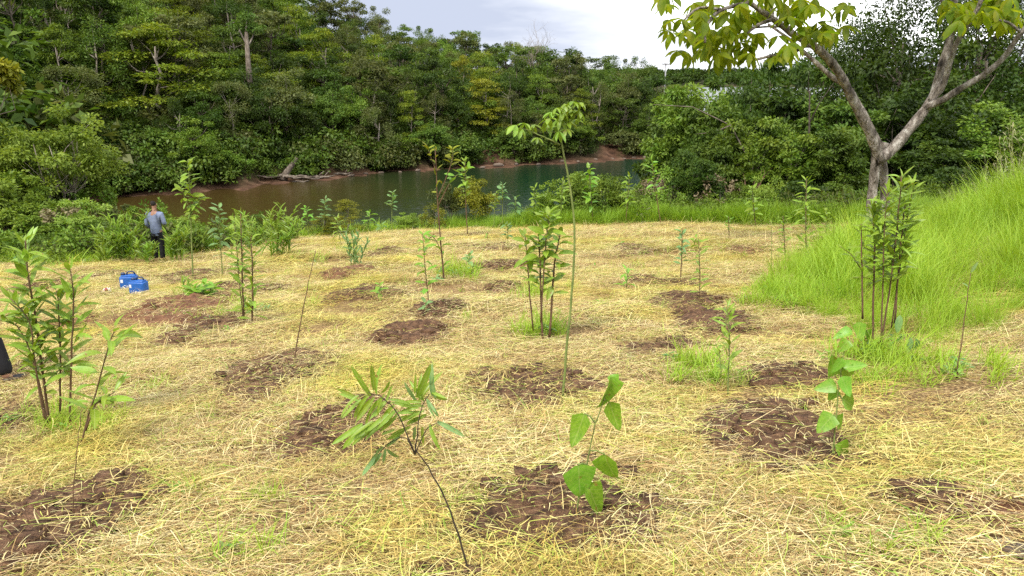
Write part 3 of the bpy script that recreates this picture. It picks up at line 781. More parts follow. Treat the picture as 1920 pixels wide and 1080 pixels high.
for px_, d_, L_ in ((585, 1.0, 3.2), (600, .4, 2.4), (640, .9, 1.8), (560, .2, 1.5)):
    p = far_pt(px_, d_); t = thing('driftwood_log', p, {585: 'long weathered log lying right of the stump on the far mud shore', 600: 'weathered branch lying at the water right of the stump', 640: 'short weathered log farthest right of the stump on the far shore', 560: 'small weathered stick at the water just in front of the stump'}[px_], 'driftwood')
    mb = MB(); mb.tube([(-L_ / 2, 0, .12), (-.2 * L_, .1, .2), (.2 * L_, -.05, .16), (L_ / 2, .1, .3)], [.13, .12, .09, .04], 6); obj('log', mb.mesh('log', M['bark']), t)
    mb = MB(); mb.tube([(.1 * L_, 0, .18), (.2 * L_, .1, .5), (.3 * L_, .1, .75)], [.06, .045, .02], 5); obj('branch', mb.mesh('branch', M['bark']), t)
# pale stones along the far waterline
stone_me = []
for i in range(3):
    rng = np.random.default_rng(70 + i); mb = MB(); V = []; 
    for a in range(5):
        for b in range(8):
            la = (a / 4 - .5) * math.pi; lo = b / 8 * 6.283; f = 1 + rng.normal() * .09
            V.append((math.cos(la) * math.cos(lo) * f, math.cos(la) * math.sin(lo) * f * .7, math.sin(la) * f * .5))
    mb.add(V, [(a * 8 + b, a * 8 + (b + 1) % 8, (a + 1) * 8 + (b + 1) % 8, (a + 1) * 8 + b) for a in range(4) for b in range(8)])
    stone_me.append(mb.mesh('stone', M['soil_grey']))
rs = random.Random(9)
STX = [655, 683, 712, 748, 782, 905, 935, 968, 1010, 1055, 1085, 1118, 1150, 1172, 1190, 1212]
for i, px_ in enumerate(STX):
    p = far_pt(px_, rs.uniform(-.3, 1.0)); s = rs.uniform(.22, .5)
    o = obj('shore_stone', stone_me[i % 3], None, (p[0], p[1], p[2] + s * .2), (0, 0, rs.uniform(0, 6)), (s * 1.3, s, s))
    tag(o, 'grey stone on the reddish far waterline ' + ['left of all the others', 'second from the left end', 'third from the left end', 'fourth from the left end', 'just before the bare earth bank', 'at the left foot of the bare earth bank', 'below the bare earth bank', 'at the right foot of the bare earth bank', 'behind the tall thin sapling', 'right behind the tall thin sapling', 'left of the eroded gully', 'close left of the eroded gully', 'below the eroded gully', 'right of the eroded gully', 'next to last at the right end', 'last at the right end'][i], 'stone', 'stones along the far waterline')
# ------------------------------------------------------------------ scattering of stuff
def scatter(name, P, rot, scl, idx, srcs, label, seedmat=None):
    """one object: points that carry small source meshes (geometry nodes); srcs is a list of meshes"""
    me = bpy.data.meshes.new(name)
    me.vertices.add(len(P)); me.vertices.foreach_set('co', np.asarray(P, np.float32).ravel())
    a = me.attributes.new('rot', 'FLOAT_VECTOR', 'POINT'); a.data.foreach_set('vector', np.asarray(rot, np.float32).ravel())
    a = me.attributes.new('scl', 'FLOAT', 'POINT'); a.data.foreach_set('value', np.asarray(scl, np.float32))
    a = me.attributes.new('pick', 'INT', 'POINT'); a.data.foreach_set('value', np.asarray(idx, np.int32))
    me.update()
    c = bpy.data.collections.new(name + '_pieces')
    for i, m in enumerate(srcs):
        c.objects.link(bpy.data.objects.new('%s_piece_%s' % (name, 'abcdefghij'[i]), m))
    ng = bpy.data.node_groups.new(name, 'GeometryNodeTree')
    ng.interface.new_socket('Geometry', in_out='INPUT', socket_type='NodeSocketGeometry')
    ng.interface.new_socket('Geometry', in_out='OUTPUT', socket_type='NodeSocketGeometry')
    n, l = ng.nodes, ng.links
    gi = n.new('NodeGroupInput'); go = n.new('NodeGroupOutput')
    ci = n.new('GeometryNodeCollectionInfo'); ci.inputs['Collection'].default_value = c; ci.inputs['Separate Children'].default_value = True
    ip = n.new('GeometryNodeInstanceOnPoints'); ip.inputs['Pick Instance'].default_value = True
    def na(nm, t):
        q = n.new('GeometryNodeInputNamedAttribute'); q.data_type = t; q.inputs[0].default_value = nm; return q.outputs[0]
    e2r = n.new('FunctionNodeEulerToRotation'); l.new(na('rot', 'FLOAT_VECTOR'), e2r.inputs[0])
    l.new(gi.outputs[0], ip.inputs['Points']); l.new(ci.outputs[0], ip.inputs['Instance']); l.new(na('pick', 'INT'), ip.inputs['Instance Index'])
    l.new(e2r.outputs[0], ip.inputs['Rotation']); l.new(na('scl', 'FLOAT'), ip.inputs['Scale']); l.new(ip.outputs[0], go.inputs[0])
    o = obj(name, me)
    md = o.modifiers.new('scatter', 'NODES'); md.node_group = ng
    return tag(o, label, None, None, 'stuff')
def blades(rng, n, Rr, L, W, lean, seg=4, bend=.5, comb=None, z=(0, .02), pitch=None):
    """n narrow grass blades as bent strips; returns V, F"""
    r = Rr * np.sqrt(rng.random(n)); a = rng.uniform(0, 6.283, n)
    base = np.stack([r * np.cos(a), r * np.sin(a), rng.uniform(z[0], z[1], n)], 1)
    az = rng.uniform(0, 6.283, n) if comb is None else rng.normal(0, comb, n) + np.where(rng.random(n) < .5, 0, math.pi)
    el = rng.uniform(*lean, n)                       # elevation of the blade at its foot
    ln = rng.uniform(*L, n); wd = rng.uniform(*W, n)
    bd = bend * rng.uniform(.4, 1.3, n)
    cur = base.copy(); V = []
    yaw = rng.normal(0, .35, n)
    for s in range(seg + 1):
        t = s / seg
        e = el - bd * t; z_ = az + yaw * t
        d = np.stack([np.cos(e) * np.cos(z_), np.cos(e) * np.sin(z_), np.sin(e)], 1)
        if s: cur = cur + d * (ln / seg)[:, None]
        side = np.stack([-np.sin(z_), np.cos(z_), np.full(n, .25)], 1)
        w = wd * (1 - .85 * t ** 2) * .5
        V.append(cur + side * w[:, None]); V.append(cur - side * w[:, None])
    V = np.stack(V, 1)                                # n, 2(seg+1), 3
    k = 2 * (seg + 1)
    i = np.arange(n)[:, None] * k
    F = np.concatenate([np.stack([i[:, 0] + 2 * s, i[:, 0] + 2 * s + 1, i[:, 0] + 2 * s + 3, i[:, 0] + 2 * s + 2], 1) for s in range(seg)])
    return V.reshape(-1, 3), F
def slope_rot(X, Y, rz):
    """Euler angles that lay a piece along the slope of the clearing and turn it by rz"""
    e = .4
    gx = (zg(X + e, Y) - zg(X - e, Y)) / (2 * e); gy = (zg(X, Y + e) - zg(X, Y - e)) / (2 * e)
    out = np.zeros((len(X), 3))
    for i in range(len(X)):
        n_ = Vector((-gx[i], -gy[i], 1)).normalized()
        q = Vector((0, 0, 1)).rotation_difference(n_)
        out[i] = (q.to_matrix() @ Matrix.Rotation(rz[i], 3, 'Z')).to_euler()
    return out

# ------------------------------------------------------------------ dug soil patches
PATCH = [  # px, py, w, h, rise, material, label
 (512, 705, 260, 78, .10, 'soil', 'brown dug soil patch round the bare twig left of the leaning pinnate sapling'),
 (985, 727, 275, 74, .09, 'soil', 'brown soil patch at the foot of the tall thin green sapling'),
 (1065, 955, 400, 165, .09, 'soil', 'large brown soil patch under the heart-leaved sapling in front'),
 (130, 985, 350, 185, .10, 'soil', 'large dark soil patch strewn with straw at the lower left'),
 (640, 805, 215, 100, .10, 'soil', 'brown soil patch behind the leaning pinnate sapling'),
 (1445, 810, 300, 120, .10, 'soil', 'wide brown soil patch left of the heart-leaved sapling on the right'),
 (1715, 945, 260, 80, .07, 'soil', 'thinly straw-covered brown soil patch at the lower right'),
 (1880, 962, 150, 80, .08, 'soil_red', 'reddish soil patch with a dark hole at the right edge'),
 (15, 790, 150, 110, .10, 'soil', 'dark soil patch at the left edge beside the leafy multi-stemmed bush'),
 (382, 622, 130, 84, .08, 'soil', 'dark soil patch with sprouts in front of the reddish patch on the left'),
 (770, 630, 160, 46, .10, 'soil', 'oval brown soil mound in the middle of the clearing'),
 (345, 580, 200, 52, .09, 'soil_red', 'reddish soil patch in front of the bright low shrub on the left'),
 (700, 554, 175, 26, .08, 'soil', 'long narrow soil patch with a low seedling left of the middle'),
 (648, 518, 110, 26, .10, 'soil_red', 'reddish brown soil heap in front of the small grassy bush'),
 (945, 545, 84, 34, .09, 'soil', 'dark soil heap left of the four-stemmed bush'),
 (1295, 568, 150, 28, .09, 'soil', 'soil patch round the thin sapling right of the middle'),
 (1345, 607, 165, 46, .09, 'soil', 'crumbly soil patch behind the pale narrow sapling on the right'),
 (825, 582, 110, 34, .08, 'soil', 'soil patch with a bluish seedling in the middle of the clearing'),
 (1470, 706, 170, 52, .09, 'soil', 'brown soil strip left of the cluster of big heart leaves'),
 (1280, 650, 110, 24, .06, 'soil', 'thin worn soil streak right of the tall green sapling'),
 (728, 477, 80, 18, .10, 'soil', 'small dark soil mound near the lake edge left of the spindly sapling'),
 (925, 466, 110, 14, .08, 'soil', 'narrow far soil patch left of the four-stemmed bush top'),
 (1180, 472, 100, 18, .10, 'soil', 'small far soil patch with a stubby stump right of the middle'),
 (1575, 450, 120, 16, .08, 'soil', 'far soil patch left of the forked tree'),
 (1195, 655, 80, 22, .06, 'soil', 'faint soil patch just right of the tall green sapling'),
 (362, 520, 115, 22, .08, 'soil', 'soil patch at the foot of the tall tufted sapling near the person'),
 (505, 545, 80, 12, .07, 'soil', 'narrow soil streak right of the twin-stemmed sapling'),
 (430, 541, 110, 16, .08, 'soil', 'dark soil streak behind the bright low shrub'),
 (825, 1072, 150, 44, .06, 'soil', 'soil patch cut by the bottom edge at the middle'),
 (940, 500, 120, 13, .07, 'soil', 'narrow far soil patch behind the dark soil heap'),
 (1385, 471, 85, 14, .08, 'soil_red', 'reddish far soil patch between the two thin saplings on the right'),
 (80, 540, 80, 16, .08, 'soil', 'dark soil streak behind the leafy bush at the left'),
 (140, 606, 70, 40, .10, 'soil_red', 'reddish soil heap behind the second stem of the left bush'),
 (215, 514, 110, 14, .07, 'soil', 'narrow soil patch behind the blue jugs'),
 (1265, 535, 80, 12, .07, 'soil', 'thin soil streak left of the dark-leaved sapling'),
 (1255, 752, 46, 24, .09, 'soil', 'single round dark clod heap right of the front heart-leaved sapling'),
 (1395, 600, 40, 50, .10, 'soil', 'dark upright clod beside the green grass in the middle right'),
 (905, 440, 80, 9, .07, 'soil', 'farthest thin soil patch behind the small pale seedling'),
 (1908, 1035, 60, 70, .05, 'soil_grey', 'grey-brown earth patch at the lower right corner'),
 (1530, 870, 260, 60, .05, 'soil', 'straw-mixed soil patch round the stem of the right heart-leaved sapling'),
 (1210, 526, 70, 12, .07, 'soil', 'small soil patch behind the low fern seedling'),
 (60, 690, 120, 50, .06, 'soil', 'worn soil patch beside the dark boot at the left edge'),
 (1650, 655, 100, 16, .05, 'soil', 'bare soil at the foot of the tall bush with many stems on the right'),
]
ell = []
for i, (cx, cy_, w, h, rise, mk, lab) in enumerate(PATCH):
    c = ghit(cx, cy_); f = ghit(cx, cy_ - h / 2); n_ = ghit(cx, cy_ + h / 2) if cy_ + h / 2 < 1400 else c
    ppm = FPX / depth(c)
    w *= .9; h *= .9
    a = w / 2 / ppm; b = max(abs(f[1] - n_[1]) / 2, a * .35); b = min(b, a * 2.2)
    yc = (f[1] + n_[1]) / 2
    x0 = c[0] * yc / c[1]
    ell.append((x0, yc, a, b, i))
    rng = np.random.default_rng(200 + i)
    nr_, na_ = (22, 64) if a > .3 else (14, 36)
    V = []; F = []
    ph = rng.uniform(0, 50)
    for r_ in range(nr_ + 1):
        t = r_ / nr_
        for k in range(na_):
            an = 2 * math.pi * k / na_
            rad = 1 + .75 * (float(vnoise(math.cos(an) * 1.6 + ph, math.sin(an) * 1.6 + ph, 3)) - .5) + .5 * (float(vnoise(math.cos(an) * 4 + ph, math.sin(an) * 4, 5)) - .5)
            x = x0 + a * 1.08 * t * rad * math.cos(an); y = yc + b * 1.08 * t * rad * math.sin(an)
            V.append((x, y, t))
    V = np.array(V)
    t = V[:, 2]
    bumpn = fbm(V[:, 0] * 3.2 + ph, V[:, 1] * 3.2, 7, 4); fine = fbm(V[:, 0] * 14 + ph, V[:, 1] * 14, 8, 3)
    rise = rise * (.55 if yc < 8 else 1.0 if yc < 12 else 1.35)
    sc_ = min(1.0, a / .45)
    z = zg(V[:, 0], V[:, 1]) + np.where(t < 1, rise * sc_ * (1 - t ** 3) * (.25 + 1.25 * bumpn) + (fine - .45) * .075 * sc_ * (1 - t ** 6) + .012, 0) - .05 * t ** 8
    V[:, 2] = z
    for r_ in range(nr_):
        for k in range(na_):
            k2 = (k + 1) % na_
            F.append((r_ * na_ + k, r_ * na_ + k2, (r_ + 1) * na_ + k2, (r_ + 1) * na_ + k))
    org = np.array([x0, yc, zg1(x0, yc)])
    me = mesh_np('soil_patch', V - org, np.array(F)[:, ::-1], M[mk], True)
    o = tag(obj('soil_patch', me, None, org), lab, 'soil patch', 'soil patches dug across the clearing')
    # loose clods, joined into one part
    mb = MB()
    for q in range(int(150 if a > .3 else 40 if a > .2 else 14)):
        an = rng.uniform(0, 6.28); rr = rng.uniform(.1, 1.05); x = x0 + a * rr * math.cos(an); y = yc + b * rr * math.sin(an); s = rng.uniform(.005, .020) if q % 6 else rng.uniform(.02, .05) * (.6 + .9 * sc_)
        zc = zg1(x, y) + rise * sc_ * (1 - min(1, rr) ** 3) * .8 + .01
        vv = norm(rng.normal(size=(8, 3)))
        cube = np.array([(sx, sy, sz) for sx in (-1, 1) for sy in (-1, 1) for sz in (-1, 1)]) * rng.uniform(.5, .9, (8, 3)) * s * np.array([1.3, 1.1, .8])
        mb.add(cube + np.array([x, y, zc]) - org, [(0, 1, 3, 2), (4, 6, 7, 5), (0, 4, 5, 1), (2, 3, 7, 6), (0, 2, 6, 4), (1, 5, 7, 3)])
    tag(obj('clods', mb.mesh('clods', M[mk]), o), None, None, None, 'stuff')
def patch_r(X, Y):
    r = np.full(len(X), 9.0)
    for (x0, yc, a, b, i) in ell:
        q = np.hypot((X - x0) / a, (Y - yc) / b); r = np.minimum(r, q)
    return r

# ------------------------------------------------------------------ cut straw over the clearing
rng = np.random.default_rng(1)
def straw_piece(seed, n, comb):
    r = np.random.default_rng(seed)
    V1, F1 = blades(r, int(n * .8), .36, (.08, .36), (.0018, .0050), (-.10, .22), 4, .22, comb, (.004, .055))
    V2, F2 = blades(r, n // 6, .36, (.08, .24), (.003, .005), (.3, 1.1), 3, .9, None, (0, .02))
    V3, F3 = blades(r, int(n * 1.6), .36, (.015, .10), (.0018, .0065), (-.2, .3), 2, .2, None, (.004, .045))
    V = np.concatenate([V1, V2, V3]); F = np.concatenate([F1, F2 + len(V1), F3 + len(V1) + len(V2)])
    V[:, 2] = np.maximum(V[:, 2], .001)
    return mesh_np('straw', V, F, M['straw'])
straw_src = [straw_piece(i, 210, .65 if i < 3 else 1.4) for i in range(6)]
def in_view(X, Y, mpx=120):
    Z = zg(X, Y); f = Y * math.cos(PITCH) - (Z - CAM_Z) * math.sin(PITCH)
    px = 960 + FPX * X / np.maximum(f, .1)
    return (px > -mpx - 300 / np.maximum(Y, 1)) & (px < 1920 + mpx + 300 / np.maximum(Y, 1))
def field_pts(y0, y1, dens, rej=.9, rr=.95):
    n = int((y1 - y0) * 1.7 * y1 * dens)
    Y = rng.uniform(y0, y1, n); X = rng.uniform(-.85 * y1, .85 * y1, n)
    ok = (np.abs(X) < .76 * Y + .9) & (edge_s(X, Y) < .15) & in_view(X, Y)
    X, Y = X[ok], Y[ok]
    q = patch_r(X, Y) + (fbm(X * 3, Y * 3, 31) - .5) * np.clip(1.3 - Y * .06, .3, 1.1)
    thin = fbm(X * .9, Y * .9, 33)
    ok = ((q > rr) | (rng.random(len(X)) > rej)) & (rng.random(len(X)) < np.clip(.62 + (thin - .40) * 5, .42, 1))
    return X[ok], Y[ok]
def straw_scatter(name, y0, y1, dens, s0, s1, label, lift=0, rej=.88, rr=1.12):
    X, Y = field_pts(y0, y1, dens, rej, rr)
    comb = fbm(X * .55, Y * .55, 41) * 9.0 + rng.normal(0, .35, len(X))
    rot = slope_rot(X, Y, comb)
    s = rng.uniform(s0, s1, len(X))
    P = np.stack([X, Y, zg(X, Y) + lift], 1)
    scatter(name, P, rot, s, rng.integers(0, len(straw_src), len(X)), straw_src, label)
straw_scatter('cut_straw', 2.2, 8.5, 18, .55, 1.2, 'dry cut yellow straw lying over the near clearing', 0, .86, 1.02)
straw_scatter('cut_straw', 8.5, 17, 8, 1.0, 1.5, 'dry cut yellow straw lying over the middle of the clearing', 0, .98, 1.35)
straw_scatter('cut_straw', 17, 36, 4, 1.7, 2.6, 'dry cut yellow straw lying over the far clearing', 0, .99, 1.6)

# loose straws lying across the bare soil
def loose_piece(seed):
    r = np.random.default_rng(seed)
    V1, F1 = blades(r, 9, .34, (.08, .32), (.002, .0045), (-.05, .35), 4, .35, 1.2, (.02, .07))
    V2, F2 = blades(r, 40, .34, (.012, .08), (.002, .006), (-.2, .4), 4, .2, None, (.01, .06))
    return mesh_np('straw', np.concatenate([V1, V2]), np.concatenate([F1, F2 + len(V1)]), M['straw'])
lo_src = [loose_piece(900 + i) for i in range(4)]
LX, LY = [], []
for (x0, yc, a, b, i) in ell:
    k = int(22 * a * b * 3.1) + 1
    an = rng.uniform(0, 6.28, k); q = np.sqrt(rng.random(k)) * 1.05
    LX.append(x0 + a * q * np.cos(an)); LY.append(yc + b * q * np.sin(an))
X, Y = np.concatenate(LX), np.concatenate(LY)
scatter('loose_straw', np.stack([X, Y, zg(X, Y) + .045], 1), slope_rot(X, Y, rng.uniform(0, 6.28, len(X))), rng.uniform(.8, 1.3, len(X)) * np.clip(Y / 9, 1, 1.6), rng.integers(0, 4, len(X)), lo_src, 'loose dry straws lying across the dug soil patches')

# ------------------------------------------------------------------ green grass
def grass_piece(seed, n, Rr, L, W, lean, bend, mat, seed_heads=0):
    r = np.random.default_rng(seed)
    V, F = blades(r, n, Rr, L, W, lean, 5, bend)
    me_V, me_F = [V], [F]; nb = len(F); off = len(V)
    if seed_heads:
        for i in range(seed_heads):
            a = r.uniform(0, 6.28); rad = Rr * math.sqrt(r.random()); b = np.array([rad * math.cos(a), rad * math.sin(a), 0])
            az = r.uniform(0, 6.28); tip = b + np.array([math.cos(az) * .25, math.sin(az) * .25, L[1] * r.uniform(.95, 1.3)])
            pts = [b, b + (tip - b) * .6, tip]
            w = .0022
            q = np.array([(pts[0][0] - w, pts[0][1], 0), (pts[0][0] + w, pts[0][1], 0), (tip[0] + w, tip[1], tip[2]), (tip[0] - w, tip[1], tip[2])])
            me_V.append(q); me_F.append(np.array([[off, off + 1, off + 2, off + 3]])); off += 4
            for k in range(9):
                t = r.uniform(.72, 1); p0 = b + (tip - b) * t; d = norm(np.array([r.normal(), r.normal(), .5])) * r.uniform(.05, .14)
                s = np.cross(d, [0, 0, 1.]); s = s / (np.linalg.norm(s) + 1e-6) * .003
                me_V.append(np.array([p0 - s, p0 + s, p0 + d + s * 1.4, p0 + d - s * 1.4])); me_F.append(np.array([[off, off + 1, off + 2, off + 3]])); off += 4
    me = mesh_np('grass', np.concatenate(me_V), np.concatenate(me_F), M[mat])
    if seed_heads:
        me.materials.append(M['seed'])
        ix = np.zeros(len(me.polygons), np.int32); ix[nb:] = 1
        me.polygons.foreach_set('material_index', ix)
    return me
tall_src = [grass_piece(300 + i, 95, .28, (.45, 1.2), (.005, .012), (1.05, 1.53), .75, 'grass', 4 if i < 2 else 0) for i in range(4)]
mid_src = [grass_piece(310 + i, 70, .22, (.25, .6), (.005, .010), (.8, 1.5), 1.1, 'grass_far') for i in range(3)]
tuft_src = [grass_piece(320 + i, 26, .10, (.12, .34), (.004, .008), (.7, 1.45), .9, 'grass') for i in range(3)]
rr_ = np.random.default_rng(55)
def rosette(seed, mat):
    mb = MB(); r = np.random.default_rng(seed)
    for k in range(9):
        a = r.uniform(0, 6.28); e = r.uniform(.1, 1.0); p = (r.normal() * .04, r.normal() * .04, r.uniform(.01, .10))
        put(mb, L_OVAL, p, (math.cos(a) * math.cos(e), math.sin(a) * math.cos(e), math.sin(e)), (0, 0, 1), r.uniform(.04, .09), .9)
    return mb.mesh('weed', M[mat], False)
tuft_src += [rosette(1, 'leaf_blue'), rosette(2, 'leaf_heart')]
GB = [plane_hit(*p) for p in ((1925, 625), (1850, 640), (1770, 655), (1690, 645), (1600, 622), (1500, 590), (1425, 565), (1420, 545), (1455, 505), (1490, 480), (1560, 458), (1600, 440), (1660, 428))]
GBX = np.array([p[0] for p in GB]); GBY = np.array([p[1] for p in GB])
POLY = np.array(GB + [(13, 26), (26, 30), (26, 4), (7.5, 6.8)])
def inside(X, Y, poly):
    c = np.zeros(len(X), bool); n = len(poly)
    for i in range(n):
        x1, y1 = poly[i]; x2, y2 = poly[(i + 1) % n]
        cond = ((y1 > Y) != (y2 > Y)) & (X < (x2 - x1) * (Y - y1) / (y2 - y1 + 1e-9) + x1)
        c ^= cond
    return c
def poly_d(X, Y, poly):
    d = np.full(len(X), 99.0)
    for i in range(len(poly)):
        a = np.array(poly[i]); b = np.array(poly[(i + 1) % len(poly)]); ab = b - a
        t = np.clip(((X - a[0]) * ab[0] + (Y - a[1]) * ab[1]) / (ab @ ab), 0, 1)
        d = np.minimum(d, np.hypot(X - a[0] - t * ab[0], Y - a[1] - t * ab[1]))
    return d
n = 7500
X = rng.uniform(2.5, 24, n); Y = rng.uniform(4, 30, n)
ok = inside(X, Y, POLY) & in_view(X, Y, 250); X, Y = X[ok], Y[ok]
d = poly_d(X, Y, POLY[:13])
s = np.clip(.45 + d * .34, .42, 1.12) * rng.uniform(.6, 1.3, len(X)) * np.clip(.8 + (X - 5) * .05, .75, 1.05)
sh = fbm(X * .5, Y * .5, 61); s *= (.55 + .9 * sh) * np.clip(1.12 - (Y - 12) * .07, .38, 1.12)
rot = np.stack([rng.normal(0, .2, len(X)), rng.normal(0, .2, len(X)) - .08, rng.uniform(0, 6.28, len(X))], 1)
scatter('tall_grass', np.stack([X, Y, zg(X, Y) - .02], 1), rot, s, np.where(d > 1.6, rng.integers(0, 4, len(X)), rng.integers(2, 4, len(X))), tall_src, 'tall bright green grass covering the bank on the right')
# strip along the lake edge
n = 2600
X = rng.uniform(-2.5, 13, n); s_ = rng.normal(.3, .55, n); Y = np.interp(X, EX, EY) + s_
k = .30 + .32 * fbm(X * .8, Y * .8, 71)
ok = (rng.random(n) < np.clip(.9 - np.abs(X - 5) * .02, .4, 1)); X, Y, k = X[ok], Y[ok], k[ok]
k = k * np.where(X < 0, .75, 1.1)
scatter('edge_grass', np.stack([X, Y, zg(X, Y)], 1), np.stack([rng.normal(0, .12, len(X)), rng.normal(0, .12, len(X)), rng.uniform(0, 6.28, len(X))], 1), k * 3.1, rng.integers(0, 3, len(X)), mid_src, 'fresh green grass growing along the lake edge of the clearing')
# sparser green tufts: lake edge on the left, in the straw, round some saplings
Xa = rng.uniform(-17, -2.5, 700); Ya = np.interp(Xa, EX, EY) + rng.normal(.7, .6, 700); sa = rng.uniform(.9, 2.2, 700)
Xs, Ys = field_pts(2.4, 24, 2.2, 1.0, 1.05); gsel = fbm(Xs * .6, Ys * .6, 81) > .42; Xs, Ys = Xs[gsel], Ys[gsel]; ss = rng.uniform(.2, .6, len(Xs)) * np.clip(Ys / 8, .6, 1.4)
loc = []
for (px, py, w, nn, sc_) in ((1325, 715, 80, 18, .8), (1015, 625, 60, 22, 1.1), (1000, 560, 36, 10, 1.3), (850, 520, 42, 22, 1.7), (465, 580, 60, 14, 1.0), (110, 800, 120, 26, .8), (1500, 560, 120, 40, 1.1), (1460, 570, 90, 30, 1.1), (1645, 670, 100, 36, 1.0), (350, 555, 26, 10, 1.1),
                           (665, 480, 40, 16, 1.3), (560, 480, 90, 14, 1.1), (1590, 1020, 160, 10, .55), (430, 930, 160, 8, .5), (980, 930, 120, 6, .5), (1700, 700, 150, 30, .9), (1850, 700, 140, 20, .8), (380, 600, 40, 6, .7), (250, 720, 160, 16, .6), (1290, 690, 60, 14, .9), (430, 1050, 60, 5, .6)):
    for i in range(nn):
        q = ghit(px + rng.normal() * w * .5, py + rng.normal() * w * .10); loc.append((q[0], q[1], sc_ * rng.uniform(.6, 1.3)))
loc = np.array(loc)
X = np.concatenate([Xa, Xs, loc[:, 0]]); Y = np.concatenate([Ya, Ys, loc[:, 1]]); s = np.concatenate([sa, ss, loc[:, 2]])
scatter('green_tufts', np.stack([X, Y, zg(X, Y)], 1), np.stack([rng.normal(0, .15, len(X)), rng.normal(0, .15, len(X)), rng.uniform(0, 6.28, len(X))], 1), s, np.where(rng.random(len(X)) < .82, rng.integers(0, 3, len(X)), rng.integers(3, 5, len(X))), tuft_src, 'scattered green grass tufts sprouting between the straw')
# low weeds on the bank slope below the clearing
def weed_piece(seed, mat):
    r = np.random.default_rng(seed)
    C = np.stack([r.normal(0, .35, 14), r.normal(0, .35, 14), r.uniform(.08, .7, 14)], 1)
    V, F = leaf_cloud(r, C, np.full((14, 3), .22), 46, .10, .05)
    V[:, 2] = np.maximum(V[:, 2], .01); return mesh_np('weed', V, F, M[mat])
weed_src = [weed_piece(1, 'leaf_mid'), weed_piece(2, 'leaf_bright'), weed_piece(3, 'leaf_olive'), weed_piece(4, 'leaf_bright')]
n = 2000
X = rng.uniform(-26, 30, n); s_ = rng.uniform(.6, 11, n); Y = np.interp(X, EX, EY) + s_
ok = (zg(X, Y) > WATER + .25) & in_view(X, Y, 60) & ~((X > -8.5) & (X < 0) & (s_ < 3.5) & (rng.random(n) < .75)); X, Y = X[ok], Y[ok]
scatter('bank_weeds', np.stack([X, Y, zg(X, Y)], 1), np.stack([0 * X, 0 * X, rng.uniform(0, 6.28, len(X))], 1), rng.uniform(.5, 1.3, len(X)) * np.where(np.abs(X + 4) < 5, .6, 1.1), rng.integers(0, 4, len(X)), weed_src, 'low leafy weeds covering the bank between the clearing and the water')
def under_piece(seed, mat):
    r = np.random.default_rng(seed)
    C = np.stack([r.normal(0, .9, 14), r.normal(0, .9, 14), r.uniform(.2, 1.7, 14)], 1)
    V, F = leaf_cloud(r, C, np.full((14, 3), .6) * np.array([1, 1, .6]), 60, .24, .13)
    V[:, 2] = np.maximum(V[:, 2], .01); return mesh_np('undergrowth', V, F, M[mat])
und = [under_piece(5, 'leaf_dark'), under_piece(6, 'leaf_mid'), under_piece(7, 'leaf_olive')]
n = 3400
th = np.array([bearing(q) for q in rng.uniform(-620, 1275, n)]); d = 2.4 + 70 * rng.random(n) ** 1.3
ok = ~((np.abs(960 + np.tan(th) * FPX - 550) < 110) & (d < 3.0)) & ~((np.abs(960 + np.tan(th) * FPX - 928) < 32) & (d < 10)) & ~((np.abs(960 + np.tan(th) * FPX - 1140) < 40) & (d < 10))
th, d = th[ok], d[ok]
r_ = np.interp(th, S_TH, S_R) + d; X, Y = r_ * np.sin(th), r_ * np.cos(th)
scatter('forest_undergrowth', np.stack([X, Y, zg(X, Y)], 1), np.stack([0 * X, 0 * X, rng.uniform(0, 6.28, len(X))], 1), rng.uniform(.7, 1.5, len(X)) * np.where(np.tan(th) * FPX + 960 < -60, 3.2, 1.0), rng.integers(0, 3, len(X)), und, 'low undergrowth covering the floor of the far wooded slope')
# woods on the horizon
n = 1500
th = rng.uniform(R(-60), R(60), n); r_ = rng.uniform(1080, 1500, n); X, Y = r_ * np.sin(th), r_ * np.cos(th)
hz = [tree_meshes(7, 'round', 12, 9, 0, 22, 40, 2.2, 1.6, .3, M['bark'])[1]]; hz[0].materials[0] = M['leaf_dark']
scatter('horizon_woods', np.stack([X, Y, zg(X, Y)], 1), np.stack([0 * X, 0 * X, rng.uniform(0, 6.28, n)], 1), rng.uniform(.7, 1.3, n), np.zeros(n), hz, 'dark distant woods along the horizon beyond the lake')
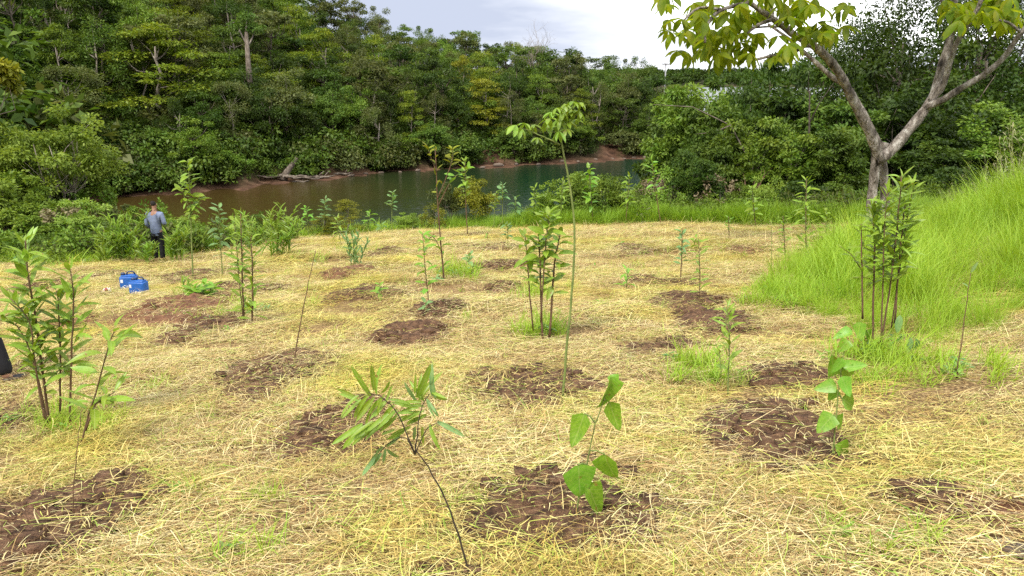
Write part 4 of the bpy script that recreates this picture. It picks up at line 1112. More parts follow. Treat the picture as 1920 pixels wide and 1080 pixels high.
# ------------------------------------------------------------------ bushes and small trees on the near bank
def shrub(name, px, Y, top, wpx, kind, mat, label, cat='bush', group=None, seed=0, part=None):
    p = at_dist(px, Y)
    h = on_plane_y(px, top, p[1])[2] - p[2]; w = wpx / FPX * depth(p)
    return place_tree(name, kind, p, h, w, label, cat, mat, group, seed, part or ('crown' if cat == 'tree' else 'foliage'))
BK = 'bushes on the bank along the left edge of the clearing'
shrub('round_bush', 140, 28.5, 203, 195, 'roundbig', 'leaf_bush', 'large pale green round-crowned bush on the bank at the left', 'bush', None, 0)
shrub('yellow_bush', 18, 27.8, 96, 125, 'tall_bush', 'leaf_yellow', 'tall yellow-leaved bush cut by the left edge', 'bush', None, 1)
for a in [(-10, 27.5, 205, 190, 'thicket', 'leaf_bright', 'dense green bush at the left edge below the yellow-leaved one', 2),
          (60, 31, 240, 130, 'thicket', 'leaf_bright', 'leafy green bush between the yellow-leaved bush and the pale round bush', 0),
          (25, 25.5, 335, 150, 'bigbush', 'leaf_bush', 'yellowish green bush at the left edge above the leafy sapling', 0),
          (-50, 25, 330, 150, 'bigbush', 'leaf_bright', 'dark green bush cut by the left edge of the photo', 1),
          (100, 26.5, 352, 120, 'bigbush', 'leaf_bright', 'mid green bush below the pale round bush', 2),
          (120, 25.2, 385, 105, 'sparse', 'leaf_dry', 'dry brownish shrub of bare twigs below the pale round bush', 1),
          (165, 24.6, 372, 110, 'bigbush', 'leaf_bush', 'bright green bush left of the tall grassy weeds', 1),
          (70, 24.2, 405, 110, 'bigbush', 'leaf_bright', 'low green bush at the foot of the left bank', 2),
          (215, 25.5, 386, 90, 'bigbush', 'leaf_olive', 'olive shrub behind the grassy weeds left of the person', 0),
          (262, 25.5, 388, 64, 'bigbush', 'leaf_bright', 'slim green shrub just left of the person', 2),
          (345, 24.6, 405, 74, 'bigbush', 'leaf_bush', 'bright leafy shrub just right of the person', 0),
          (392, 25, 428, 60, 'bigbush', 'leaf_olive', 'low dark shrub by the water right of the person', 1),
          (300, 27, 378, 80, 'sparse', 'leaf_bright', 'thin shrub rising behind the person', 0),
          (190, 29, 345, 110, 'sparse', 'leaf_bright', 'loose shrub at the water below the pale round bush', 1)]:
    shrub('bank_bush', a[0], a[1], a[2], a[3], a[4], a[5], a[6], 'bush', BK, a[7])
LK = 'shrubs along the lake edge of the clearing'
def edgeY(px, off=.6):
    X = (px - 960) / FPX * 28
    for _ in range(4):
        Y = float(np.interp(X, EX, EY)) + off; X = (px - 960) / FPX * depth((X, Y, zg1(X, Y)))
    return Y
for a in [(648, .0, 374, 80, 'layer', 'leaf_yellow', 'lime green feathery shrub with layered fronds at the water edge', 0),
          (606, .2, 402, 60, 'layer', 'leaf_yellow', 'smaller lime feathery shrub left of the layered one', 1),
          (768, .3, 398, 64, 'bush', 'leaf_bush', 'small rounded bright shrub beside the slender edge sapling', 1),
          (812, -.2, 385, 54, 'sparse', 'leaf_yellow', 'thin yellowish shrub left of the spindly sapling', 0),
          (843, .6, 342, 78, 'bush', 'leaf_olive', 'dull green shrub behind the spindly sapling', 2),
          (884, .3, 334, 84, 'bush', 'leaf_yellow', 'yellow-green shrub with a dark stem at the lake edge', 0),
          (1030, .6, 346, 60, 'bush', 'leaf_lime', 'lime green shrub behind the four-stemmed bush', 1),
          (1085, 1.4, 322, 120, 'bush', 'leaf_bush', 'dull green shrub crossed by the tall thin sapling', 2),
          (1100, 1.2, 326, 42, 'sparse', 'leaf_bush', 'upright bright shrub sticking out above the dull green one', 1),
          (1140, 1.4, 330, 110, 'bush', 'leaf_bright', 'olive shrub at the middle of the lake edge', 0),
          (1185, 1.5, 345, 84, 'bush', 'leaf_bush', 'green shrub right of the olive one on the lake edge', 1),
          (1225, 2.0, 332, 80, 'sparse', 'leaf_dry', 'partly dry reddish shrub before the bright water gap', 1),
          (1262, 1.8, 312, 84, 'sparse', 'leaf_bush', 'leafy shrub in front of the shining water gap', 2),
          (1300, 2.6, 285, 96, 'thicket', 'leaf_dark', 'dark leafy shrub right of the shining water gap', 0),
          (1215, 1.0, 370, 80, 'bush', 'leaf_bush', 'low green shrub below the dry reddish one', 2),
          (1345, 2.4, 330, 84, 'sparse', 'leaf_dry', 'tangled dry shrub of dead brown branches under the thicket', 0),
          (1390, 2.2, 345, 70, 'bush', 'leaf_bright', 'green shrub at the foot of the thicket left of its trunk', 0),
          (1440, 2.5, 330, 90, 'bush', 'leaf_bush', 'bright shrub at the foot of the thicket', 1),
          (1500, 3.0, 335, 100, 'bush', 'leaf_dark', 'dark shrub at the foot of the thicket', 2),
          (1570, 3.0, 345, 110, 'bush', 'leaf_bright', 'green shrub left of the forked tree trunk', 0),
          (1720, 2.5, 330, 120, 'bush', 'leaf_bright', 'green shrub right of the forked tree trunk', 1),
          (1790, 3.0, 310, 130, 'bush', 'leaf_dark', 'dark shrub above the tall grass on the right', 2)]:
    shrub('edge_shrub', a[0], edgeY(a[0], a[1]), a[2], a[3], a[4], a[5], a[6], 'bush', LK, a[7])

TH = 'trees of the thicket on the right bank'
for a in [(1282, 42, 172, 120, 'thicket', 'leaf_bright', 'light green tree at the left end of the thicket'),
          (1235, 46, 215, 100, 'thicket', 'leaf_mid', 'low green tree at the far left of the thicket over the water'),
          (1335, 39, 160, 130, 'thicket', 'leaf_mid', 'green tree second from the left in the thicket'),
          (1385, 45, 120, 130, 'round', 'leaf_dark', 'taller green tree below the large hanging leaves'),
          (1440, 40, 125, 150, 'thicket', 'leaf_dark', 'dark green tree under the curved branch of the forked tree'),
          (1500, 44, 118, 150, 'round', 'leaf_dark', 'dark tree in the middle of the thicket'),
          (1545, 38, 150, 150, 'thicket', 'leaf_mid', 'green tree left of the fork of the big tree'),
          (1600, 43, 130, 160, 'round', 'leaf_dark', 'dark tree behind the fork of the big tree'),
          (1690, 39, 150, 170, 'thicket', 'leaf_dark', 'dark tree right of the fork of the big tree'),
          (1640, 48, -25, 250, 'fine', 'leaf_dark', 'tall fine-leaved tree with sky showing through it above the fork'),
          (1800, 50, -25, 270, 'fine', 'leaf_dark', 'tall fine-leaved tree behind the right limb of the forked tree'),
          (1745, 44, 80, 180, 'round', 'leaf_dark', 'dark rounded tree behind the right limb'),
          (1900, 42, 150, 190, 'round', 'leaf_dark', 'green tree at the right edge of the photo'),
          (1975, 40, 120, 190, 'round', 'leaf_dark', 'green tree cut off by the right edge'),
          (1890, 34, 205, 150, 'thicket', 'leaf_bright', 'bright green tree above the tall grass at the right edge'),
          (1810, 36, 262, 140, 'thicket', 'leaf_mid', 'low green tree above the tall grass on the right'),
          (1755, 34, 270, 120, 'thicket', 'leaf_dark', 'low dark tree just right of the forked trunk'),
          (1470, 35, 235, 120, 'thicket', 'leaf_bright', 'bright low tree in front of the thicket'),
          (1400, 36, 240, 120, 'thicket', 'leaf_bright', 'light green low tree above the dry tangle'),
          (1555, 34, 250, 110, 'thicket', 'leaf_mid', 'low green tree beside the forked trunk'),
          (1335, 36, 250, 95, 'thicket', 'leaf_mid', 'low tree with hanging foliage at the left of the thicket'),
          (1725, 53, -5, 280, 'fine', 'leaf_dark', 'tall fine-leaved tree in the gap of the forked tree'),
          (1890, 55, 5, 260, 'fine', 'leaf_dark', 'tall fine-leaved tree at the right edge behind the limb'),
          (1585, 56, 50, 230, 'fine', 'leaf_dark', 'tall fine-leaved tree behind the left limb of the forked tree'),
          (1650, 46, 95, 220, 'round', 'leaf_dark', 'dark rounded tree just above the fork'),
          (1840, 46, 110, 220, 'round', 'leaf_dark', 'dark rounded tree under the right limb'),
          (1490, 54, 112, 240, 'round', 'leaf_dark', 'rounded tree at the back of the thicket left of the fork'),
          (1420, 52, 128, 220, 'round', 'leaf_dark', 'dark tree at the back of the thicket below the hanging leaves'),
          (1565, 52, 40, 150, 'fine', 'leaf_dark', 'thin airy tree showing sky between its leaves left of the fork')]:
    shrub('thicket_tree', a[0], a[1], a[2] - 6, a[3] * 1.25, a[4], a[5], a[6], 'tree', TH, int(a[0]) % 7)
# slim bare trunks and dead branches in the thicket
for (x0, y0, x1, y1, Y, lab) in ((1512, 390, 1518, 170, 35.2, 'slim bare upright trunk in the middle of the thicket'),):
    p = at_dist(x0, Y); e = on_plane_y(x1, y1, Y) - p
    t = thing('bare_tree', p, lab, 'tree')
    mb = MB(); mb.tube([(0, 0, -.3), e * .5 + np.array([.08, 0, 0]), e], [.07, .055, .03], 7); obj('trunk', mb.mesh('trunk', M['stem_dark']), t)
    mb = MB(); mb.tube([e * .8, e * .9 + np.array([.5, .2, .2]), e * .95 + np.array([1.1, .3, .7])], [.035, .025, .01], 5); obj('limb', mb.mesh('limb', M['stem_dark']), t)
p = at_dist(1335, 31.5); t = thing('dead_branches', p, 'tangle of dead brown branches at the left foot of the thicket', 'dead branches')
mb = MB(); rng = np.random.default_rng(12)
for i in range(5):
    branchy(rng, mb, np.array([rng.normal() * .6, 0, .1]), norm(np.array([rng.normal() * .8, rng.normal() * .2, .8])), 1.5, .05, 2)
obj('branches', mb.mesh('branches', M['stem_brown']), t)
p = at_dist(1255, 36.5); q = on_plane_y(1225, 196, 36.5) - p; q2 = on_plane_y(1370, 235, 36.5) - p
t = thing('dead_branches', p, 'long bare dead branch reaching left out of the thicket over the water', 'dead branches')
mb = MB(); b0 = on_plane_y(1420, 330, 36.5) - p; b0[2] = max(b0[2], 0)
mb.tube([(on_plane_y(1430, 395, 36.5) - p), b0, q2, (q + q2) / 2 + np.array([0, 0, .35]), q], [.045, .04, .03, .02, .01], 6)
mb.tube([q2, q2 + np.array([-.7, 0, -.3]), q2 + np.array([-1.5, .2, -.4])], [.04, .025, .012], 5)
obj('branches', mb.mesh('branches', M['bark']), t)

# ------------------------------------------------------------------ the forked tree
TB = ghit(1648, 434); TY = TB[1]; PPM = FPX / depth(TB)
def tp(x, y, dy=0): return on_plane_y(x, y, TY + dy) - TB
tree = thing('forked_tree', TB, 'large forked tree with pale rough bark and big drooping yellow-green leaves on the right', 'tree')
def limb(name, pts, r0, r1, dy0=0, dy1=0, sides=10):
    n = len(pts); P = [tp(x, y, dy0 + (dy1 - dy0) * i / (n - 1)) for i, (x, y) in enumerate(pts)]
    # smooth
    Q = []
    for i in range(n - 1):
        p0, p1, p2, p3 = P[max(i - 1, 0)], P[i], P[i + 1], P[min(i + 2, n - 1)]
        for t in (0, .25, .5, .75):
            Q.append(.5 * ((2 * p1) + (p2 - p0) * t + (2 * p0 - 5 * p1 + 4 * p2 - p3) * t * t + (3 * p1 - p0 - 3 * p2 + p3) * t ** 3))
    Q.append(P[-1]); m = len(Q)
    rr_ = np.linspace(r0 * .68, r1 * .66, m) / PPM * (1 + .07 * np.array([math.sin(i * 1.7 + r0) for i in range(m)]))
    mb = MB(); mb.tube(Q, rr_, sides); o = obj(name, mb.mesh(name, M['bark_big']), tree); return o
limb('trunk', [(1630, 445), (1634, 380), (1639, 330), (1643, 285), (1640, 262)], 13, 12, .0, -.1, 12)
limb('trunk', [(1663, 445), (1660, 380), (1657, 330), (1655, 290), (1662, 268)], 12, 11, .25, .1, 12)
limb('limb', [(1650, 302), (1634, 255), (1612, 212), (1590, 168), (1572, 135), (1548, 105), (1520, 82), (1490, 66), (1462, 45), (1430, 22), (1404, 4), (1360, -30)], 15, 5, -.1, -1.4)
limb('limb', [(1654, 285), (1630, 235), (1606, 190), (1584, 160), (1562, 146), (1535, 122), (1508, 98), (1478, 72), (1440, 45)], 11, 3.5, .25, 1.0)
limb('limb', [(1640, 302), (1668, 285), (1700, 248), (1735, 205), (1752, 175), (1764, 130), (1778, 85), (1786, 50), (1790, 0), (1795, -60)], 16, 7, -.1, .6)
limb('limb', [(1745, 190), (1768, 160), (1780, 120), (1794, 80), (1816, 45), (1836, 10), (1850, -40)], 9, 5, .1, -.8)
limb('limb', [(1738, 200), (1770, 186), (1806, 163), (1845, 140), (1880, 110), (1905, 75), (1930, 40), (1960, -10)], 10, 5, 0, -1.2)
limb('limb', [(1786, 60), (1776, 25), (1762, -5), (1750, -40)], 5, 3, .5, 1.0)
limb('limb', [(1525, 86), (1505, 88), (1480, 104), (1450, 104), (1425, 110), (1400, 115)], 5, 3, -.9, -1.8, 8)
limb('limb', [(1450, 36), (1425, 45), (1410, 55), (1402, 62)], 5, 2.5, -1.2, -1.6, 8)
limb('limb', [(1448, 36), (1448, 5), (1452, -45)], 5, 3, -1.1, -.6, 8)
limb('limb', [(1464, 44), (1462, 10), (1466, -45)], 4.5, 3, .9, 1.4, 8)
limb('limb', [(1490, 50), (1440, 50), (1400, 54), (1370, 60)], 3.5, 1.5, .6, .2, 8)
limb('limb', [(1405, 5), (1350, 20), (1325, 50), (1322, 80)], 5, 3, -1.4, -2.0, 8)
limb('limb', [(1350, 18), (1310, 15), (1280, 40)], 4, 2, -1.6, -2.2, 8)
limb('limb', [(1850, 138), (1849, 126), (1850, 114)], 4, 3.5, -.6, -.6, 8)
limb('limb', [(1912, 60), (1890, 42), (1862, 36)], 4, 2, -1.0, -1.3, 8)
rng = np.random.default_rng(21)
leafpos = []
for (x, y) in [(1262, 62), (1285, 55), (1300, 70), (1270, 95), (1290, 98), (1310, 92), (1330, 88), (1345, 100), (1315, 60), (1335, 55), (1355, 70), (1372, 62), (1350, 30), (1368, 22), (1385, 35), (1395, 60), (1400, 85), (1375, 90),
               (1330, 12), (1320, 24), (1300, 5), (1410, 20), (1425, 10), (1385, 8), (1400, 105), (1365, 108), (1420, 70), (1345, 8), (1362, 48), (1330, 72), (1302, 45),
               (1495, 52), (1515, 48), (1532, 42), (1550, 48), (1562, 56), (1510, 66), (1540, 62), (1480, 20), (1500, 12), (1520, 8), (1470, 5), (1545, 15), (1440, 12),
               (1795, 20), (1805, 8), (1850, 10), (1865, 18), (1880, 8), (1840, 24), (1820, 3), (1870, 35), (1890, 25), (1800, 38)]:
    leafpos.append((x, y, rng.uniform(-2.0, .6)))
for i in range(50): leafpos.append((rng.uniform(1245, 1500), rng.uniform(-15, 105), rng.uniform(-2.4, .8)))
for i in range(12): leafpos.append((rng.uniform(1500, 1600), rng.uniform(-10, 62), rng.uniform(-1.5, 1.2)))
for i in range(22): leafpos.append((rng.uniform(1770, 1915), rng.uniform(-15, 45), rng.uniform(-1.5, 1.2)))
for i in range(95):                                    # the crown goes on above the frame
    leafpos.append((rng.uniform(1290, 1960), rng.uniform(-260, -25), rng.uniform(-2.5, 2.5)))
limbs_end = [(1360, -30), (1795, -60), (1850, -40), (1960, -10), (1750, -40), (1452, -45), (1466, -45)]
mb = MB()
for (x, y) in limbs_end:
    p0 = tp(x, y + 4, 0)
    for k in range(5): mb.tube([p0, p0 + np.array([rng.normal() * .8, rng.normal() * .7, rng.uniform(.6, 1.3)]), p0 + np.array([rng.normal() * 1.6, rng.normal() * 1.2, rng.uniform(1.4, 3.4)])], [.06, .045, .015], 5)
obj('twigs', mb.mesh('twigs', M['bark_big']), tree)
for i, (x, y, dy) in enumerate(leafpos):
    s = rng.uniform(24, 37) / PPM
    obj('leaf', LEAF['palmate', 'leaf_palm'][i % 3], tree, tp(x, y, dy), (rng.normal() * .3, rng.normal() * .3, rng.uniform(0, 6.28)), (s, s, s))

# ------------------------------------------------------------------ saplings of the clearing
SG = 'saplings planted over the clearing'
def plant(name, label, cat, base, stems, leaves=(), explicit=(), smat='stem_green', group=SG, seed=0, rpx=3, parts=True, basept=None):
    rg = np.random.default_rng(seed + 400)
    B = ghit(*base) if basept is None else basept
    ppm = FPX / depth(B)
    t = thing(name, B, label, cat, group)
    SP = []; ST = []
    for si, st in enumerate(stems):
        dy = 0 if si == 0 else rg.uniform(-.12, .12)
        P = np.array([on_plane_y(x, y, B[1] + dy) - B for x, y in st])
        P[0, 2] -= .03
        m = max(6, len(P) * 3)
        tt = np.linspace(0, len(P) - 1, m); Q = np.stack([np.interp(tt, np.arange(len(P)), P[:, k]) for k in range(3)], 1)
        for _ in range(2): Q[1:-1] = .25 * Q[:-2] + .5 * Q[1:-1] + .25 * Q[2:]
        Q[1:-1] += rg.normal(size=(m - 2, 3)) * .0018
        r = .66 * (rpx if not isinstance(rpx, (list, tuple)) else rpx[si]) / ppm
        mb = MB(); mb.tube(Q, np.linspace(r, r * .45, m), 6); ST.append(obj('stem', mb.mesh('stem', M[smat]), t))
        SP.append(Q)
    joined = MB(); pet = MB()
    for lf in leaves:
        Q = SP[lf.get('stem', 0)]
        mat = lf.get('mat', 'leaf_lime'); shape = lf.get('shape', 'lance'); n = lf['n']
        src = LEAF[shape, mat]
        ga = rg.uniform(0, 6.28)
        for i in range(n):
            u = lf['t0'] + (lf['t1'] - lf['t0']) * (i + .5) / n
            q = u * (len(Q) - 1); k = min(int(q), len(Q) - 2); p = Q[k] + (Q[k + 1] - Q[k]) * (q - k)
            ga += 2.4 + rg.normal() * .3
            el = lf.get('el', .5) + rg.normal() * .28 + (lf.get('top', .5) * max(0, u - .8) * 5)
            d = np.array([math.cos(ga) * math.cos(el), math.sin(ga) * math.cos(el), math.sin(el)])
            L = lf['size'] / ppm * rg.uniform(.7, 1.2) * (1 - .35 * max(0, u - .85) / .15)
            nrm = np.array([-d[0] * .4, -d[1] * .4 - .25, 1.0]) + rg.normal(size=3) * .25
            st_ = L * lf.get('stalk', .12)
            f = frame(d, nrm)
            if parts:
                m4 = Matrix(((*f[0], 0), (*f[1], 0), (*f[2], 0), (0, 0, 0, 1)))
                o = obj('leaf', src[i % len(src)], ST[lf.get('stem', 0)]); wr = lf.get('wr', 1.0)
                o.matrix_basis = Matrix.Translation(Vector(p + d * st_)) @ m4 @ Matrix.Diagonal((L * wr, L, L, 1))
            else:
                me = src[i % len(src)]
                V = np.zeros(len(me.vertices) * 3, np.float32); me.vertices.foreach_get('co', V)
                joined.add((V.reshape(-1, 3) * L) @ f.T + p + d * st_, [tuple(pl.vertices) for pl in me.polygons]); joined.mat = mat
            if st_ > .015: pet.tube([p, p + d * st_ * .5 + np.array([0, 0, .004]), p + d * st_], .9 / ppm, 4, False)
    for ex in explicit:
        bx, by, tx, ty, shape, mat, wr, dy = ex[:8]
        p = on_plane_y(bx, by, B[1] + dy) - B; e = on_plane_y(tx, ty, B[1] + dy - rg.uniform(-.02, .05)) - B
        d = e - p; L = np.linalg.norm(d); nrm = np.array([rg.normal() * .35, -.75, .55 + rg.normal() * .2])
        f = frame(d, nrm); m4 = Matrix(((*f[0], 0), (*f[1], 0), (*f[2], 0), (0, 0, 0, 1)))
        o = obj('leaf', LEAF[shape, mat][rg.integers(0, 4)], ST[0])
        if shape == 'heart': wr *= 1.32
        if shape == 'strap': wr *= .8; L *= 1.12
        o.matrix_basis = Matrix.Translation(Vector(p)) @ m4 @ Matrix.Diagonal((L * wr, L, L, 1))
        if len(ex) > 8:
            a = on_plane_y(ex[8], ex[9], B[1]) - B; pet.tube([a, (a + p) / 2 + np.array([0, 0, .01]), p], 1.6 / ppm, 5, False)
    if joined.n: tag(obj('foliage', joined.mesh('foliage', M[joined.mat], False), t), None, None, None, 'stuff')
    if pet.n: tag(obj('leaf_stalks', pet.mesh('leaf_stalks', M['stem_green']), t), None, None, None, 'stuff')
    return t
LV = lambda stem, t0, t1, n, size, **k: dict(stem=stem, t0=t0, t1=t1, n=n, size=size, **k)
plant('leafy_sapling', 'bushy sapling with several dark stems and long bright leaves in the left foreground', 'sapling', (100, 800),
      [[(95, 805), (82, 720), (68, 600), (52, 520), (48, 450)], [(112, 800), (113, 700), (112, 600), (106, 545)], [(130, 800), (133, 680), (140, 570), (132, 505)], [(85, 795), (66, 690), (60, 600), (20, 560)], [(90, 800), (70, 700), (40, 610), (0, 600)]],
      [LV(0, .2, 1, 64, 45), LV(1, .3, 1, 30, 42), LV(2, .25, 1, 32, 42), LV(3, .3, 1, 30, 42), LV(4, .3, 1, 22, 42)], smat='stem_brown', rpx=[4.6, 3.6, 3.6, 3.2, 2.8], seed=1)
plant('pale_sapling', 'smaller pale-leaved sapling just right of the bushy one in the left foreground', 'sapling', (150, 832),
      [[(150, 832), (165, 780), (185, 720), (205, 640), (215, 618)], [(160, 800), (178, 755), (215, 735)]],
      [LV(0, .25, 1, 18, 58, el=.35), LV(1, .3, 1, 8, 52, el=.2)], smat='stem_brown', rpx=3, seed=2)
plant('bare_twig', 'thin bare upright twig standing in the lower left soil patch', 'twig', (134, 990), [[(134, 990), (138, 900), (146, 820), (152, 770)]], smat='stem_brown', rpx=1.9, seed=3, group='bare twigs stuck in the ground')
pin = []
for b, e in [((668, 745), (634, 730)), ((690, 735), (662, 695)), ((702, 732), (697, 686)), ((672, 742), (636, 772)), ((690, 742), (658, 782)), ((702, 745), (672, 786)), ((716, 745), (690, 776)), ((730, 715), (718, 742)), ((722, 740), (700, 772)),
             ((740, 760), (706, 792)), ((728, 775), (690, 806)), ((716, 785), (680, 812)), ((700, 790), (660, 815)), ((680, 795), (630, 830)), ((695, 800), (652, 822)), ((740, 770), (712, 800))]:
    pin.append((*b, *e, 'strap', 'leaf_lime', 1.0, -.06))
for b, e in [((782, 745), (806, 694)), ((778, 738), (782, 704)), ((775, 745), (762, 726)), ((790, 745), (770, 718)), ((808, 735), (832, 744)), ((800, 752), (812, 775)), ((790, 755), (756, 750)), ((785, 765), (752, 768)), ((800, 748), (816, 772)), ((795, 770), (765, 785)), ((780, 775), (750, 790)), ((812, 742), (806, 700)), ((770, 760), (740, 745)), ((776, 772), (745, 775)),
             ((778, 800), (776, 826)), ((792, 800), (792, 832)), ((806, 796), (818, 840)), ((820, 791), (864, 812)), ((770, 800), (735, 815)), ((760, 806), (728, 826)), ((750, 818), (722, 838)), ((740, 806), (716, 815))]:
    pin.append((*b, *e, 'strap', 'leaf_lime' if len(pin) % 3 else 'leaf_blue', 1.05, .04))
for b, e in [((718, 838), (704, 850)), ((722, 842), (720, 866)), ((726, 842), (746, 862)), ((708, 850), (690, 880)), ((716, 850), (700, 872)), ((704, 858), (684, 888))]:
    pin.append((*b, *e, 'strap', 'leaf_blue', 1.4, .0))
pin += [(b[0] + 5, b[1] + 7, b[2] + 6, b[3] + 8, b[4], b[5], b[6], b[7] + .05) for b in pin[:30]]
plant('pinnate_sapling', 'leaning sapling with a thin dark stem and narrow paired leaflets in the foreground', 'sapling', (886, 1092),
      [[(886, 1092), (862, 1010), (838, 940), (806, 880), (778, 840)], [(778, 840), (750, 780), (720, 745), (690, 735)], [(778, 840), (785, 790), (792, 755), (806, 738)], [(778, 840), (760, 815), (730, 830), (706, 856)], [(778, 840), (800, 800), (824, 791)]],
      explicit=pin, smat='stem_dark', rpx=[3.4, 2, 2, 1.8, 1.6], seed=4)
plant('heart_leaf_sapling', 'young sapling with a few big heart-shaped leaves in the front soil patch', 'sapling', (1076, 985),
      [[(1076, 985), (1086, 930), (1096, 890), (1106, 840), (1118, 790), (1134, 745), (1146, 716)]],
      explicit=[(1146, 706, 1138, 772, 'heart', 'leaf_heart', .62, 0), (1148, 702, 1156, 728, 'heart', 'leaf_heart', .9, .05), (1142, 754, 1160, 806, 'heart', 'leaf_heart', .6, .02, 1132, 750),
                (1096, 776, 1074, 838, 'heart', 'leaf_heart', .62, 0, 1116, 792), (1134, 852, 1150, 908, 'heart', 'leaf_heart', .8, 0, 1104, 845), (1084, 872, 1090, 936, 'heart', 'leaf_heart', 1.0, -.03, 1100, 872), (1098, 908, 1138, 970, 'heart', 'leaf_heart', .62, 0, 1092, 900)],
      smat='stem_green', rpx=2.6, seed=5)
plant('heart_leaf_sapling', 'sapling with a stack of rounded heart leaves right of the wide soil patch', 'sapling', (1561, 868),
      [[(1561, 868), (1564, 820), (1568, 770), (1574, 720), (1580, 672), (1584, 640)]],
      explicit=[(1566, 835, 1602, 862, 'heart', 'leaf_heart', .8, 0), (1562, 778, 1532, 812, 'heart', 'leaf_heart', .9, 0, 1567, 785), (1566, 782, 1582, 808, 'heart', 'leaf_heart', .9, .04), (1578, 748, 1612, 764, 'heart', 'leaf_heart', 1.0, 0, 1572, 742), (1568, 722, 1526, 730, 'heart', 'leaf_heart', .75, 0),
                (1582, 690, 1628, 680, 'heart', 'leaf_heart', .62, 0), (1566, 702, 1556, 662, 'heart', 'leaf_heart', .7, .05), (1578, 706, 1592, 744, 'heart', 'leaf_heart', .75, -.04), (1570, 730, 1552, 750, 'heart', 'leaf_heart', .9, .03), (1580, 672, 1560, 700, 'heart', 'leaf_heart', .75, -.05), (1590, 638, 1572, 660, 'heart', 'leaf_heart', .95, 0), (1578, 680, 1602, 716, 'heart', 'leaf_heart', .7, .04)],
      rpx=2.8, seed=6)
plant('heart_leaf_seedling', 'small heart-leaved seedling leaning out at the foot of the tall bush on the right', 'sapling', (1648, 662), [[(1648, 662), (1632, 630), (1612, 604)]],
      explicit=[(1596, 618, 1562, 634, 'heart', 'leaf_heart', .6, 0), (1610, 604, 1614, 640, 'heart', 'leaf_heart', .75, 0), (1618, 622, 1642, 648, 'heart', 'leaf_heart', .65, 0)], rpx=1.8, seed=7)
plant('heart_leaf_seedling', 'bluish pair of leaves low in the grass right of the tall bush', 'sapling', (1712, 675), [[(1712, 675), (1712, 645), (1714, 632)]],
      explicit=[(1708, 632, 1702, 664, 'oval', 'leaf_blue', .8, 0), (1716, 634, 1722, 664, 'oval', 'leaf_blue', .8, 0), (1688, 590, 1682, 625, 'oval', 'leaf_blue', .8, .1)], rpx=1.8, seed=8)
# the tall thin one
tall = plant('tall_sapling', 'tall thin green sapling with drooping palmate leaves rising above the lake in the middle', 'sapling', (1054, 752),
      [[(1054, 752), (1062, 660), (1071, 560), (1078, 480), (1076, 400), (1066, 330), (1053, 275), (1048, 225), (1056, 200)], [(1050, 264), (1034, 262), (1015, 256), (996, 246), (975, 240)], [(1049, 240), (1060, 212), (1078, 196)], [(1048, 245), (1032, 232), (1020, 228)]], rpx=[3.7, 2.2, 1.8, 1.6], seed=9)
B = ghit(1054, 752); ppm = FPX / depth(B); rng = np.random.default_rng(31)
for i, (x, y) in enumerate([(1030, 226), (1044, 206), (1058, 198), (1074, 194), (1086, 212), (1050, 226), (1064, 232), (1040, 240), (1022, 236), (1078, 228), (1088, 196), (1056, 214), (1036, 214), (1070, 210), (968, 238), (984, 235), (1000, 238), (976, 243), (1062, 246), (1008, 262), (1048, 250)]):
    s = rng.uniform(19, 26) / ppm * (.6 if y > 255 else 1)
    obj('leaf', LEAF['palmate', 'leaf_lime'][i % 3], tall, on_plane_y(x, y - 4, B[1] + rng.uniform(-.12, .12)) - B, (rng.normal() * .3, rng.normal() * .3, rng.uniform(0, 6.28)), (s, s, s))
plant('stemmed_sapling', 'clump of four reddish stems with green leaves left of the tall thin sapling', 'sapling', (1018, 640),
      [[(1018, 640), (1014, 560), (1013, 490), (1010, 440)], [(1000, 615), (992, 540), (988, 470), (984, 440)], [(1030, 630), (1036, 540), (1040, 480), (1050, 440)], [(1014, 600), (1020, 500), (1026, 430), (1030, 402)]],
      [LV(0, .4, 1, 24, 32, shape='oval', el=.3), LV(1, .4, 1, 18, 28, shape='oval', el=.3), LV(2, .3, 1, 24, 30, shape='oval', el=.3), LV(3, .45, 1, 26, 30, shape='oval', el=.4)], smat='stem_brown', rpx=[3.4, 2.4, 3.4, 2.2], seed=10)
plant('twin_sapling', 'two-stemmed leafy sapling right of the blue jugs', 'sapling', (463, 612),
      [[(458, 612), (455, 540), (453, 470), (451, 400)], [(472, 612), (474, 550), (473, 490), (470, 445)], [(456, 600), (446, 500), (440, 420)]],
      [LV(0, .1, 1, 44, 27), LV(1, .08, 1, 34, 27), LV(2, .4, 1, 22, 25)], smat='stem_brown', rpx=[3, 3, 1.6], seed=11)
plant('bare_twig', 'slanted bare twig standing in the dark soil patch left of the middle', 'twig', (549, 692), [[(549, 692), (562, 610), (576, 540), (592, 470)]], smat='stem_brown', rpx=2, seed=12, group='bare twigs stuck in the ground')
plant('bare_twig', 'bare slanted twig with one pale tip leaf in the grass on the right', 'twig', (1792, 712), [[(1792, 712), (1802, 650), (1812, 570), (1820, 512)]],
      explicit=[(1820, 512, 1834, 490, 'lance', 'leaf_blue', .8, 0), (1816, 540, 1808, 528, 'lance', 'leaf_blue', .8, 0)], smat='stem_brown', rpx=2.2, seed=13, group='bare twigs stuck in the ground')
plant('tufted_sapling', 'tall slender sapling with tufts of light leaves right of the person', 'sapling', (362, 526),
      [[(362, 526), (359, 450), (357, 380), (353, 300)], [(357, 392), (346, 370), (338, 352)], [(357, 400), (368, 384), (374, 372)]],
      [LV(0, .72, 1, 20, 20, shape='oval', el=.1), LV(0, .52, .68, 12, 18, shape='oval', el=0), LV(1, .3, 1, 12, 18, shape='oval', el=0), LV(2, .3, 1, 12, 18, shape='oval', el=0)], rpx=[2.4, 1.2, 1.2], seed=14)
